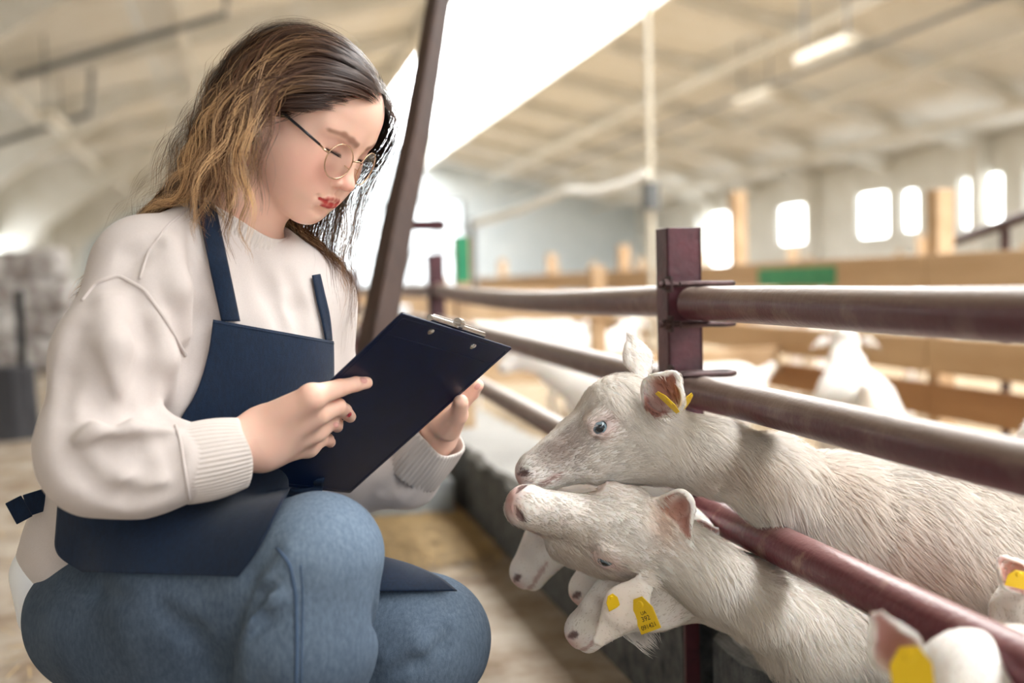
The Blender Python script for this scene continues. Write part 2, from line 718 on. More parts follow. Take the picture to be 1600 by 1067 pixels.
ceil = structure(bpy.data.objects.new('ceiling', None), 'limewashed sloping slab ceiling with ribs')
COL.objects.link(ceil)
ceil.matrix_world = BARN
STEP = 2.875
slab_me = {}
for side, (xa, xb) in enumerate(((BXL - .3, SKY0), (SKY1, BXR + .3))):
    n = 0
    y = BY0
    while y < BY1 - .1:
        if side not in slab_me:
            mb = MB()
            xs = np.linspace(xa, xb, 5)
            for x0, x1 in zip(xs[:-1], xs[1:]):
                g = 0.02
                za, zb = zroof(max(x0, BXL) if side == 0 else x0), zroof(min(x1, BXR) if side else x1)
                mb.add([(x0 + g, g, za), (x1 - g, g, zb), (x1 - g, STEP - g, zb), (x0 + g, STEP - g, za),
                        (x0 + g, g, za + .15), (x1 - g, g, zb + .15), (x1 - g, STEP - g, zb + .15), (x0 + g, STEP - g, za + .15)],
                       [(0, 3, 2, 1), (4, 5, 6, 7), (0, 1, 5, 4), (1, 2, 6, 5), (2, 3, 7, 6), (3, 0, 4, 7)])
            slab_me[side] = mb.mesh('ceiling_slab')
            slab_me[side].materials.append(M_CEIL)
            rb = MB()
            for x0, x1 in zip(xs[:-1], xs[1:]):
                za, zb = zroof(max(x0, BXL) if side == 0 else x0), zroof(min(x1, BXR) if side else x1)
                rb.add([(x0, -.11, za - .26), (x1, -.11, zb - .26), (x1, .11, zb - .26), (x0, .11, za - .26),
                        (x0, -.11, za + .1), (x1, -.11, zb + .1), (x1, .11, zb + .1), (x0, .11, za + .1)],
                       [(0, 3, 2, 1), (4, 5, 6, 7), (0, 1, 5, 4), (1, 2, 6, 5), (2, 3, 7, 6), (3, 0, 4, 7)])
            slab_me[side, 'rib'] = rb.mesh('rib')
            slab_me[side, 'rib'].materials.append(M_RIB)
        s = link('ceiling_slab', slab_me[side], None, ceil)
        s.location = (0, y, 0)
        r = link('rib', slab_me[side, 'rib'], None, ceil)
        r.location = (0, y, 0)
        y += STEP
for x in (-2.6, -0.6, 7.0, 8.8, 10.5):
    barn(MB().beam((x, BY0, zroof(x) - .30), (x, BY1, zroof(x) - .30), .10, .12), 'purlin', M_RIB, ceil)
for xa in (SKY0, SKY1):
    barn(MB().box((xa - .08, BY0, zroof(xa) - .3), (xa + .08, BY1, zroof(xa) + .45)), 'skylight_kerb', M_RIB, ceil)

sky = structure(bpy.data.objects.new('window_skylight', None), 'long blazing white ridge skylight')
COL.objects.link(sky)
sky.matrix_world = BARN
pane = MB().box((SKY0, .03, zroof(SKY0) + .40), (SKY1, STEP - .03, zroof(SKY0) + .42)).mesh('skylight_pane')
pane.materials.append(M_SKYPANE)
bar = MB().box((SKY0, -.03, zroof(SKY0) + .34), (SKY1, .03, zroof(SKY0) + .44)).mesh('glazing_bar')
bar.materials.append(M_FRAME)
y = BY0
while y < BY1 - .1:
    o = link('skylight_pane', pane, None, sky); o.location = (0, y, 0)
    o = link('glazing_bar', bar, None, sky); o.location = (0, y, 0)
    y += STEP

# wall pilasters and the haunched frames that carry the ribs
tr = 1
y = BY0
while y < BY1:
    structure(barn(MB().box((BXR - .22, y - .15, 0), (BXR, y + .15, EAVE)), 'trim_%d' % tr, M_RIB), None)
    tr += 1
    poly = [(BXL, y - .12, 0), (BXL + .3, y - .12, 0), (BXL + .35, y - .12, 1.35), (BXL + .7, y - .12, 1.9), (BXL + 1.5, y - .12, 2.5), (BXL + 2.9, y - .12, zroof(BXL + 2.9) - .26),
            (BXL + 2.9, y - .12, zroof(BXL + 2.9)), (BXL, y - .12, EAVE)]
    structure(barn(MB().prism(poly, (0, 0, 0), (0, .24, 0)), 'trim_%d' % tr, M_RIB), None)
    tr += 1
    y += STEP * 2

# ------------------------------------------------------------------ kerb and pipe fence
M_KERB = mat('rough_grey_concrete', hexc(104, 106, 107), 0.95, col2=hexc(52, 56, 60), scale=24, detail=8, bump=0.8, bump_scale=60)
M_MAROON = mat('chipped_maroon_paint', hexc(92, 40, 50), 0.42, col2=hexc(58, 30, 34), scale=14, detail=8, bump=0.15, bump_scale=90)
M_PIPE = mat('dusty_maroon_pipe', hexc(86, 44, 52), 0.36, col2=hexc(122, 98, 92), scale=16, detail=8, bump=0.1, mixpow=(.50, .74), bump_scale=120)
M_BOLT = mat('dark_rusty_steel', hexc(84, 62, 62), 0.5, metal=0.6, col2=hexc(50, 36, 34), scale=40)
M_BLACK = mat('black_rubber', hexc(18, 19, 21), 0.6)
FX = 0.65


def add_dust_light(m, dust_light, lo=.05, hi=.75, amt=.8):
    """lighter tint on upward faces: dusty film on pipes, painted light on the kerb"""
    nt = m.node_tree
    b = nt.nodes['Principled BSDF']
    src = b.inputs['Base Color'].links[0].from_socket
    geo = nt.nodes.new('ShaderNodeNewGeometry')
    sx = nt.nodes.new('ShaderNodeSeparateXYZ')
    nt.links.new(geo.outputs['Normal'], sx.inputs[0])
    nz = nt.nodes.new('ShaderNodeTexNoise')
    nz.inputs['Scale'].default_value = 60
    nz.inputs['Detail'].default_value = 6
    ad = nt.nodes.new('ShaderNodeMath')
    ad.operation = 'MULTIPLY_ADD'
    nt.links.new(nz.outputs['Fac'], ad.inputs[0])
    ad.inputs[1].default_value = .5
    nt.links.new(sx.outputs['Z'], ad.inputs[2])
    mr = nt.nodes.new('ShaderNodeMapRange')
    mr.inputs['From Min'].default_value = lo + .25
    mr.inputs['From Max'].default_value = hi + .25
    mr.inputs['To Max'].default_value = amt
    nt.links.new(ad.outputs[0], mr.inputs['Value'])
    mx = nt.nodes.new('ShaderNodeMix')
    mx.data_type = 'RGBA'
    nt.links.new(mr.outputs['Result'], mx.inputs['Factor'])
    nt.links.new(src, mx.inputs['A'])
    mx.inputs['B'].default_value = dust_light
    nt.links.new(mx.outputs['Result'], b.inputs['Base Color'])


add_dust_light(M_KERB, hexc(186, 184, 178), .4, 1.0, .75)  # kerb top coloured lighter to imitate light falling on it
M_PIPE2 = mat('chipped_maroon_pipe', hexc(104, 42, 54), 0.34, col2=hexc(150, 112, 104), scale=22, detail=8, bump=0.12, mixpow=(.56, .66), bump_scale=120)
add_dust_light(M_PIPE2, hexc(170, 140, 134), .5, 1.1, .55)
add_dust_light(M_PIPE, hexc(176, 164, 152), .15, .95, .8)
RAILZ = (.712, .579, .4035)
RAILZ_FAR = (.729, .612, .468)
POST_Y, POST2_Y = 1.66, 4.0

for i, (ya, yb) in enumerate(((-0.6, 1.60), (1.72, 5.6), (5.66, 12.0))):
    m = MB()
    n = 40
    kv = []
    prof = [(FX + .02, 0), (FX + .02, .20), (FX + .035, .217), (FX + .27, .225), (FX + .30, .21), (FX + .30, 0)]
    for j in range(n + 1):
        yy = ya + (yb - ya) * j / n
        for q, (px_, pz_) in enumerate(prof):
            w = (0.006 * math.sin(yy * 31 + q) + 0.004 * math.sin(yy * 77 + q * 2.2)) * (0 if pz_ == 0 else 1)
            kv.append((px_ + w, yy, pz_ + w))
    kf = []
    L = len(prof)
    for j in range(n):
        for q in range(L - 1):
            kf.append((j * L + q, j * L + q + 1, (j + 1) * L + q + 1, (j + 1) * L + q))
        kf.append((j * L + L - 1, j * L, (j + 1) * L, (j + 1) * L + L - 1))
    kf.append(tuple(range(L)))
    kf.append(tuple(n * L + q for q in reversed(range(L))))
    m.add(kv, kf)
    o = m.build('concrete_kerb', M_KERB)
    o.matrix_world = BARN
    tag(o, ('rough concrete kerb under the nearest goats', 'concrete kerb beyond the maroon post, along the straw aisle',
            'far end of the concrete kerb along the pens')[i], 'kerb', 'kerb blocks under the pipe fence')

fence = thing('pipe_fence', 'maroon steel pipe fence with a channel post and three rails', 'fence', B(FX, POST_Y, 0), YAW_BARN)


def fp(x, y, z):          # barn point to fence-local
    return (x - FX, y - POST_Y, z)


def channel(y, z0, z1, w=.056, d=.05, t=.007):
    mb = MB()
    mb.box(fp(FX - w / 2, y - d / 2, z0), fp(FX - w / 2 + t, y + d / 2, z1))
    mb.box(fp(FX + w / 2 - t, y - d / 2, z0), fp(FX + w / 2, y + d / 2, z1))
    mb.box(fp(FX - w / 2, y - d / 2, z0), fp(FX + w / 2, y - d / 2 + t, z1))
    return mb


po = channel(POST_Y, .24, .828).build('post', M_MAROON, fence, bevel=.0015)
fence_lower = MB().box(fp(FX - .012, POST_Y - .03, 0), fp(FX + .012, POST_Y - .022, .26)).build('post_strap', M_MAROON, fence, bevel=.001)
MB().box(fp(FX + .0, POST_Y - .075, .225), fp(FX + .09, POST_Y - .02, .265)).build('rubber_block', M_BLACK, fence, bevel=.008)
channel(POST2_Y, .22, .86).build('post', M_MAROON, fence, bevel=.0015)
channel(7.2, .22, .86).build('post', M_MAROON, fence, bevel=.0015)
for zi, (z, zf) in enumerate(zip(RAILZ, RAILZ_FAR)):
    r = .0255
    n = 30
    pts = [fp(FX + .004, POST_Y - .045 - 2.2 * j / n, z + .0012 * math.sin(j * .5)) for j in range(n + 1)]
    MB().tube(pts, r, 20).build('rail', M_PIPE2 if zi == 2 else M_PIPE, fence, smooth=True)
    pts = [fp(FX + .004, POST_Y + .03 + (POST2_Y - POST_Y) * j / n, z + .004 + (zf - z) * j / n - .018 * math.sin(math.pi * j / n) * (zi == 0)) for j in range(n + 1)]
    MB().tube(pts, r, 16).build('rail', M_PIPE, fence, smooth=True)
    pts = [fp(FX + .004, POST2_Y + .03 + 3.2 * j / 6, zf) for j in range(7)]
    MB().tube(pts, r, 12).build('rail', M_PIPE, fence, smooth=True)
# U bolts round the post: the rod runs past both sides of the post and closes over the rail end
for z, nut in ((.742, True), (.682, True), (.607, False), (.428, False)):
    mb = MB()
    yc = POST_Y - .035
    a = .034
    rod = [fp(FX - .048, yc - .004, z), fp(FX - .01, yc - .004, z), fp(FX + .03, yc - .004, z - .001)]
    for k in range(9):
        t = math.pi * k / 8
        rod.append(fp(FX + .04 + .022 * math.sin(t), yc - .004 - .02 + .02 * math.cos(t), z - .001))
    rod += [fp(FX + .01, yc - .046, z), fp(FX - .03, yc - .046, z)]
    ub = mb.tube(rod, .0045, 8).build('u_bolt', M_BOLT, fence, smooth=True)
    if nut:
        for xx, rr, ww in ((-.036, .0095, .008), (-.046, .006, .006)):
            nb = MB().tube([fp(FX + xx - ww / 2, yc - .004, z), fp(FX + xx + ww / 2, yc - .004, z)], rr, 6)
            nb.build('nut', M_BOLT, ub)
    MB().box(fp(FX - .032, yc - .012, z - .012), fp(FX - .027, yc + .01, z + .012)).build('clamp_plate', M_BOLT, fence, bevel=.001)

# ------------------------------------------------------------------ the woman
def X(px, py, d, r):
    """joint given as photo pixel, distance and radius in pixels -> (point, radius in metres)"""
    return (W(px, py, d), r * d / FPX)


def localise(prims, R, c, s=1.0):
    """prims written in a local frame (columns of R, origin c, scale s) -> world prims"""
    out = []
    for p in prims:
        out.append(Prim((lambda f: (lambda P: f(((P - c) @ R) / s) * s))(p.fn), p.k * s, p.op))
    return out


def frame(a, t, r):
    F = np.array([math.cos(a) * math.cos(t), -math.sin(a) * math.cos(t), -math.sin(t)])
    l = np.array([math.sin(a), math.cos(a), 0])
    U = np.cross(F, l)
    l2 = math.cos(r) * l - math.sin(r) * U
    return np.stack([F, l2, np.cross(F, l2)], 1)


HEAD_S = 0.99
HEAD_R = frame(math.radians(26), math.radians(37.5), math.radians(4.5))
HEAD_C = W(482, 186, 1.418)


def hw(x, y, z):
    return HEAD_R @ (np.array([x, y, z]) * HEAD_S) + HEAD_C


LIPS = []


def head_prims():
    p = []
    p.append(ell((-.004, 0, .024), (.081, .069, .069), .02))                      # cranium
    p.append(ell((.028, 0, .034), (.053, .057, .050), .03))                       # forehead
    p.append(ell((.024, 0, -.026), (.056, .060, .062), .03))                      # mid face
    for s in (-1, 1):
        p.append(cone((.004, .046 * s, -.048), (.052, .020 * s, -.086), .021, .019, .035))   # jaw
        p.append(ell((.046, .032 * s, -.036), (.033, .030, .032), .030))          # cheek
        p.append(ell((.052, .024 * s, -.060), (.026, .024, .024), .026))          # lower cheek
    p.append(ell((.066, 0, -.092), (.0185, .021, .0165), .022))                   # chin
    p.append(ell((.068, 0, -.062), (.0195, .025, .022), .020))                    # mouth mound
    for s in (-1, 1):
        p.append(ell((.098, .034 * s, -.001), (.0215, .0165, .0115), .018, 's'))  # eye socket
        p.append(cone((.0740, .015 * s, .0175), (.0610, .046 * s, .0185), .0055, .0050, .018))    # brow
    p.append(cone((.0735, 0, .004), (.0935, 0, -.028), .0056, .0074, .012))       # nose bridge
    p.append(ell((.0970, 0, -.0335), (.0102, .0100, .0086), .006))                # nose tip
    for s in (-1, 1):
        p.append(ell((.0870, .0115 * s, -.0370), (.0098, .0062, .0068), .0040))    # wings
        p.append(ell((.0930, .0062 * s, -.0425), (.0066, .0034, .0036), .002, 's'))   # nostril
    p.append(cone((.0860, 0, -.042), (.0860, 0, -.051), .0035, .0035, .008))      # columella
    p.append(cone((.0925, 0, -.0475), (.0905, 0, -.0530), .0020, .0024, .004, 's'))  # philtrum
    def surf(y, z):
        h, _ = sdf_cast(p0, (0, 0, 0), np.array([[-1.0, 0, 0]]), t0=0) if False else (None, None)
        x = .15
        for _ in range(60):
            x -= float(sdf_eval(p0, np.array([[x, y, z]]))[0]) * .8
        return x
    p0 = list(p)
    for s in (-1, 1):                                                             # lips
        def q(y, z, sink):
            return (surf(y * s, z) - sink, y * s, z)
        LIPS.extend([cone(q(.0035, -.0595, .0022), q(.0120, -.0608, .0018), .0044, .0036), cone(q(.0120, -.0608, .0018), q(.0225, -.0638, .0008), .0036, .0012),
                     cone(q(.0000, -.0692, .0028), q(.0110, -.0682, .0026), .0060, .0048), cone(q(.0110, -.0682, .0026), q(.0210, -.0650, .0010), .0048, .0012)])
    for l in LIPS:
        l.k = .0030
        p.append(l)
    for s in (-1, 1):
        m0, m1, m2 = (surf(0, -.0645) + .0030, 0, -.0648), (surf(.012 * s, -.0645) + .0026, .012 * s, -.0643), (surf(.024 * s, -.0640) + .0004, .0245 * s, -.0636)
        p.append(cone(m0, m1, .0014, .0014, .0016, 's'))
        p.append(cone(m1, m2, .0014, .0012, .0016, 's'))
        p.append(sph((surf(.0275 * s, -.063) + .0006, .0275 * s, -.0632), .0024, .005, 's'))
    p.append(ell((.0875, 0, -.0800), (.006, .014, .0035), .010, 's'))             # dip above chin
    for s in (-1, 1):                                                             # lids over the eyeballs
        p.append(sph((.0632, .0325 * s, -.0010), .0138, .005))
        p.append(cone((.0775, .0200 * s, -.0068), (.0725, .0430 * s, -.0056), .0011, .0009, .003, 's'))
        p.append(ell((-.010, .0725 * s, -.012), (.018, .008, .030), .006))        # ear
        p.append(ell((-.004, .0800 * s, -.010), (.010, .006, .018), .006, 's'))
    return p


NECK0 = W(388, 312, 1.440)
NECK1 = W(352, 395, 1.462)
NECK_N = _n(np.array([.52, -.12, .80]))
COLLAR_C = W(374, 352, 1.443)
body_p = localise(head_prims(), HEAD_R, HEAD_C, HEAD_S)
body_p += [cone(hw(-.030, 0, -.040), NECK0, .050, .046, .020), cone(NECK0, NECK1, .047, .060, .02),
           cone(hw(.006, 0, -.050), W(398, 325, 1.435), .028, .030, .024)]
body_p += chain([(NECK1, .06), X(230, 440, 1.33, 45), X(165, 600, 1.27, 40), X(160, 722, 1.24, 38), X(290, 722, 1.265, 34), X(372, 697, 1.300, 33)], .03, kin=.02)
body_p += chain([(NECK1, .06), X(490, 480, 1.53, 38), X(570, 735, 1.66, 36), X(655, 715, 1.615, 32), X(684, 682, 1.585, 27)], .03, kin=.02)

# the clipboard's plane (both hands hold it)
CB_TL, CB_TR, CB_BR = W(627, 488, 1.275), W(800, 543, 1.46), W(548, 768, 1.565)
CB_X = _n(CB_TR - CB_TL)
CB_Y = _n((CB_TR - CB_BR) - CB_X * ((CB_TR - CB_BR) @ CB_X))      # up the board
CB_N = np.cross(CB_X, CB_Y)                                        # towards her face
if CB_N[2] < 0:
    CB_N = -CB_N
CB_W, CB_H = .225, .318
CB_C = CB_TR - CB_X * CB_W / 2 - CB_Y * CB_H / 2


def cb(u, v, w=0.0):
    """u across from the centre, v up, w towards her face"""
    return CB_C + CB_X * u + CB_Y * v + CB_N * w


def cbray(px, py, w):
    """the point at photo pixel (px,py) on the plane w off the board"""
    o = np.array([0, 0, CAM_H])
    d = W(px, py, 1.0) - o
    t = ((CB_C + CB_N * w - o) @ CB_N) / (d @ CB_N)
    return o + d * t


def G(px, py, w, r):
    p = cbray(px, py, w)
    return (p, r * np.linalg.norm(p - np.array([0, 0, CAM_H])) / FPX)


# right hand: fingers lie on the back of the board, thumb hidden on the front
wrR = X(376, 697, 1.302, 38)
K = [G(487, 620, -.022, 19), G(497, 645, -.024, 19), G(494, 672, -.022, 18), G(481, 697, -.018, 16)]
PALM = [X(412, 668, 1.315, 34), X(414, 682, 1.315, 36), X(412, 695, 1.318, 34), X(410, 704, 1.32, 30)]
body_p += chain([X(372, 697, 1.300, 36), X(412, 683, 1.316, 37)], .02)
for a, b in zip(PALM, K):
    body_p += chain([a, b], .016)
body_p.append(cone(K[0][0], K[3][0], K[0][1] * .72, K[3][1] * .72, .012))
rfing = [
    [K[0], G(531, 606, -.012, 13.5), G(556, 600, -.009, 11.5), G(573, 598, -.007, 9.5)],
    [K[1], G(527, 635, -.019, 13.5), G(538, 642, -.013, 11.5), G(547, 651, -.008, 9.5)],
    [K[2], G(516, 660, -.019, 12.5), G(525, 663, -.012, 10.5), G(527, 667, -.009, 9)],
    [K[3], G(502, 686, -.014, 11.5), G(512, 687, -.010, 9.5), G(516, 691, -.007, 8.5)],
]
for f in rfing:
    body_p += chain(f, .006, kin=.003)
body_p += chain([X(425, 655, 1.33, 24), G(470, 640, .016, 18), G(512, 628, .014, 14), G(528, 622, .012, 11)], .012, kin=.004)   # thumb on the front
# left hand: palm under the far edge, fingers along the back edge, thumb over the front
body_p += chain([X(684, 682, 1.585, 29), X(694, 660, 1.575, 30)], .014)
lf = [
    [X(694, 655, 1.555, 24), X(716, 630, 1.548, 17), X(736, 612, 1.540, 13), X(746, 602, 1.530, 10)],
    [X(690, 650, 1.57, 24), X(708, 622, 1.575, 16), X(722, 600, 1.565, 13), X(728, 588, 1.550, 10)],
    [X(684, 650, 1.585, 22), X(690, 618, 1.595, 15), X(700, 592, 1.585, 12), X(706, 580, 1.57, 10)],
    [X(676, 655, 1.595, 20), X(672, 622, 1.605, 14), X(676, 602, 1.6, 11), X(680, 592, 1.59, 9)],
]
for f in lf:
    body_p += chain(f, .010, kin=.004)
body_p += chain([X(700, 668, 1.54, 22), X(716, 648, 1.515, 15), X(720, 628, 1.492, 12)], .012, kin=.004)

V, F_ = sdf_mesh(body_p, (-.75, .95, .25), (.12, 1.80, 1.16), .0017, smooth_it=1)
loc = ((V - HEAD_C) @ HEAD_R) / HEAD_S
skin = np.array(hexc(238, 196, 176)[:3])
colv = np.tile(skin, (len(V), 1))


def blend(mask, c, amt=1.0):
    global colv
    m = (mask * amt)[:, None]
    colv = colv * (1 - m) + np.array(hexc(*c)[:3]) * m


near_head = np.linalg.norm(loc, axis=1) < .2
for s in (-1, 1):
    d = np.linalg.norm((loc - np.array([.062, .040 * s, -.034])) / np.array([.04, .026, .024]), axis=1)
    blend(np.exp(-d ** 2) * near_head, (232, 150, 138), .45)
dn = np.linalg.norm((loc - np.array([.100, 0, -.036])) / .014, axis=1)
blend(np.exp(-dn ** 2) * near_head, (230, 156, 142), .4)
up = sdf_eval(LIPS, loc)
blend(sstep(.0008, -.0004, up) * near_head, (176, 52, 52))
for s in (-1, 1):                                                # brows
    q = loc * np.array([.35, 1, 1])
    brow_ = []
    for a, b, r in (((.0800, .0125 * s, .0150), (.0785, .0240 * s, .0186), .0046), ((.0785, .0240 * s, .0180), (.0750, .0360 * s, .0205), .0038), ((.0750, .0360 * s, .0205), (.066, .0520 * s, .0170), .0030)):
        brow_.append(cone(np.array(a) * np.array([.35, 1, 1]), np.array(b) * np.array([.35, 1, 1]), r, r * .85, .004))
    blend(sstep(.0022, -.0020, sdf_eval(brow_, q)) * near_head * (loc[:, 0] > .05), (150, 108, 90), .85)
    dd = sdf_eval([cone((.0780, .0190 * s, -.0070), (.0730, .0440 * s, -.0056), .0015, .0012)], loc)
    blend(sstep(.0012, -.0004, dd) * near_head, (52, 36, 32), .9)
    de = np.linalg.norm((loc - np.array([.075, .033 * s, .004])) / np.array([.02, .017, .010]), axis=1)
    blend(np.exp(-de ** 2) * near_head, (214, 156, 140), .5)
hand = (np.linalg.norm(V - W(470, 660, 1.33), axis=1) < .13) | (np.linalg.norm(V - W(700, 640, 1.55), axis=1) < .12)
for f in rfing + lf:
    for pt, rr in f[1:-1]:
        d = np.linalg.norm(V - pt, axis=1)
        blend(np.exp(-(d / .010) ** 2), (226, 158, 140), .35)
for f in (rfing[0],):
    pass
M_SKIN = mat('skin', skin.tolist() + [1], 0.5, attr='col', sss=0.25, bump=0.04, bump_scale=700, scale=300, spec=0.35)

person = thing('person', 'woman in a cream sweatshirt, navy apron and blue jeans, crouching with a clipboard', 'person', (float(W(430, 900, 1.42)[0]), 1.42, 0))


def pchild(name, me, m, parent=None, smooth=True):
    """link a mesh written in world coordinates as a child of the person"""
    o = link(name, me, m, None, smooth)
    par = parent or person
    o.parent = par
    root = person
    o.matrix_parent_inverse = Matrix.Identity(4)
    if par is person:
        o.location = tuple(-Vector(person.location))
    return o


body = pchild('body', mesh_from('body', V, F_, colv), M_SKIN)

# nails
M_NAIL = mat('pink_nail', hexc(226, 168, 158), 0.25, coat=0.5)
M_REDNAIL = mat('red_nail_varnish', hexc(190, 24, 48), 0.2, coat=0.8)


def nail(px, py, dx, dy, m, r=.0050, wd=.8):
    """small curved plate on the fingertip seen at photo pixel (px,py), pointing along (dx,dy)"""
    o = np.array([0, 0, CAM_H])
    L = math.hypot(dx, dy)
    D_ = np.array([_n(W(px, py, 1.0) - o), _n(W(px + dx / L * 4, py + dy / L * 4, 1.0) - o)])
    h, ok = sdf_cast(body_p, o, D_, t0=1.15)
    pt = h[0]
    nn = sdf_normal(body_p, h[:1])[0]
    t = _n(h[1] - h[0])
    nn = _n(nn - t * (nn @ t))
    s = np.cross(t, nn)
    vs, fs = [], []
    nu, nv = 8, 7
    for i in range(nu):
        for j in range(nv):
            u = (i / (nu - 1) - .5) * 2
            v = (j / (nv - 1) - .5) * 2
            wid = (1 - abs(u) ** 3.5 * .55)
            vs.append(pt + t * (u * r * 1.1) + s * (v * r * wd * wid))
            if i < nu - 1 and j < nv - 1:
                fs.append((i * nv + j, i * nv + j + 1, (i + 1) * nv + j + 1, (i + 1) * nv + j))
    P_ = np.array(vs) + nn * .004
    for _ in range(16):
        P_ = P_ - nn * np.clip(sdf_eval(body_p, P_) - .0006, -.001, .0015)[:, None]
    vs2 = np.concatenate([P_, P_ - nn * .0012])
    k = len(P_)
    fs2 = fs + [tuple(k + i for i in reversed(f)) for f in fs]
    return pchild('fingernail', mesh_from('fingernail', vs2, fs2), m, body)


nail(568, 594, 1, -.05, M_NAIL, .0052)
nail(545, 648, .75, .65, M_REDNAIL, .0050)
nail(526, 664, .8, .5, M_NAIL, .0042)
nail(746, 604, .6, -.8, M_NAIL, .0042)

# ------------------------------------------------------------------ clothes
M_KNIT = mat('cream_sweatshirt_jersey', hexc(206, 197, 193), 0.85, col2=hexc(198, 188, 183), scale=900, bump=0.12, bump_scale=1400, sheen=0.15, spec=0.2)
M_RIBKNIT = mat('cream_rib_knit', hexc(206, 197, 191), 0.9, sheen=0.1, spec=0.2)
M_NAVY = mat('navy_twill', hexc(6, 24, 46), 0.75, col2=hexc(10, 34, 60), scale=260, bump=0.25, bump_scale=1600, sheen=0.1, spec=0.25, stretch=(1, 1, .35))
M_DENIM = mat('washed_blue_denim', hexc(118, 140, 164), 0.85, attr='col', col2=(.45, .5, .55, 1), scale=240, bump=0.3, bump_scale=1500, stretch=(1, 1, .45), spec=0.2, mixpow=(.3, .8), detail=6)
M_SEAM = mat('denim_seam_thread', hexc(62, 82, 108), 0.9)
M_TEE = mat('white_cotton', hexc(236, 238, 240), 0.8)

LAT = _n(np.array([.72, .69, -.06]))         # from her right shoulder to her left
FRT = _n(np.cross(LAT, np.array([0, 0, 1.0])) * 1.0)
UPB = np.cross(LAT, FRT) * -1
if UPB[2] < 0:
    UPB = -UPB
TROT = np.stack([LAT, FRT, UPB])

torso_p = [
    ell(W(345, 535, 1.46), (.165, .116, .165), .03, rot=TROT),
    ell(W(275, 690, 1.46), (.155, .125, .165), .05, rot=TROT),
    cone(W(235, 780, 1.45), W(140, 850, 1.45), .115, .078, .05),
    cone(W(352, 388, 1.455), W(235, 415, 1.335), .052, .054, .05),
    cone(W(360, 402, 1.455), W(490, 462, 1.52), .050, .042, .05),
    cone(W(315, 358, 1.50), W(240, 500, 1.50), .045, .09, .05),
    cone(W(110, 840, 1.45), W(68, 878, 1.45), .045, .028, .04),
]
sleeveR = chain([X(225, 432, 1.325, 80), X(172, 560, 1.275, 80), X(152, 690, 1.245, 80), X(158, 720, 1.245, 80)], .035, kin=.03)
foreR = chain([X(155, 720, 1.245, 82), X(225, 728, 1.25, 74), X(288, 723, 1.262, 62)], .03, kin=.03)
sleeveL = chain([X(488, 472, 1.525, 58), X(500, 600, 1.60, 58), X(565, 735, 1.665, 60), X(635, 738, 1.635, 50), X(652, 724, 1.62, 41)], .035, kin=.03)


def fold(pts, r, k, op='u'):
    """fold ridge (u) or crease (s) along pixel points lying on the near surface of the sleeves"""
    P_ = []
    base = torso_p + sleeveR + foreR + sleeveL
    o = np.array([0, 0, CAM_H])
    D_ = np.array([_n(W(x, y, 1.0) - o) for x, y in pts])
    h, ok = sdf_cast(base, o, D_, t0=.9)
    n = sdf_normal(base, h)
    dep = (-r * .22 if op == 'u' else r * .30)
    h = h + n * dep
    return [cone(h[i], h[i + 1], r * (.5 if i == 0 else 1), r * (.5 if i == len(pts) - 2 else 1), k, op) for i in range(len(pts) - 1)]


sweat_p = torso_p + sleeveR + foreR + sleeveL
sweat_p += fold([(112, 668), (160, 650), (215, 642), (262, 650)], 0.0150, 0.0136, 's')
sweat_p += fold([(105, 700), (150, 672), (205, 668), (268, 672)], 0.0101, 0.0146)
sweat_p += fold([(130, 712), (170, 706), (205, 712), (240, 735)], 0.0077, 0.0161, 's')
sweat_p += fold([(205, 450), (225, 520), (228, 590), (215, 635)], 0.0125, 0.0186, 's')
sweat_p += fold([(165, 470), (180, 540), (178, 610)], 0.0137, 0.0186)
sweat_p += fold([(250, 500), (262, 560), (262, 630)], 0.0125, 0.0155)
sweat_p += fold([(120, 520), (105, 590), (100, 650)], 0.0100, 0.0186, 's')
sweat_p += fold([(300, 360), (312, 430), (315, 500), (300, 570)], 0.0100, 0.0217, 's')
sweat_p += fold([(265, 380), (280, 450), (290, 520)], 0.0100, 0.0217)
sweat_p += fold([(235, 380), (205, 400), (180, 440)], 0.0075, 0.0186, 's')
sweat_p += fold([(255, 690), (270, 720), (275, 760)], 0.0075, 0.0099, 's')
sweat_p += fold([(150, 770), (200, 780), (260, 770)], 0.0100, 0.0124, 's')
sweat_p += fold([(395, 400), (420, 450), (440, 510)], 0.0088, 0.0186, 's')
sweat_p += fold([(450, 430), (465, 480), (470, 515)], 0.0088, 0.0186, 's')
sweat_p += fold([(600, 770), (630, 755), (660, 740)], 0.0088, 0.0124, 's')
sweat_p += fold([(95, 690), (120, 735), (165, 770)], 0.0062, 0.0208, 's')
sweat_p += fold([(330, 350), (345, 420), (355, 490)], .007, .02)
sweat_p += fold([(130, 560), (150, 620), (175, 650)], .009, .02, 's')
sweat_p += fold([(235, 600), (245, 635), (270, 655)], .008, .014, 's')
sweat_p += fold([(270, 690), (215, 705), (160, 745)], .0075, .018, 's')
sweat_p += fold([(275, 715), (235, 735), (200, 770)], .0065, .016, 's')
sweat_p.append(disp(lambda P: .0028 * snoise(P * np.array([1, 1, .7]), 36, 3, 2)))
sweat_p.append(cone(COLLAR_C + NECK_N * .20, COLLAR_C + NECK_N * .052, .085, .062, .010, 's'))
sweat_p.append(cone(COLLAR_C + NECK_N * .1, COLLAR_C - NECK_N * .02, .058, .058, .006, 's'))
V, F_ = sdf_mesh(sweat_p, (-.80, .95, .28), (.10, 1.80, .95), .0038, smooth_it=2)
sweat = pchild('sweatshirt', mesh_from('sweatshirt', V, F_), M_KNIT)


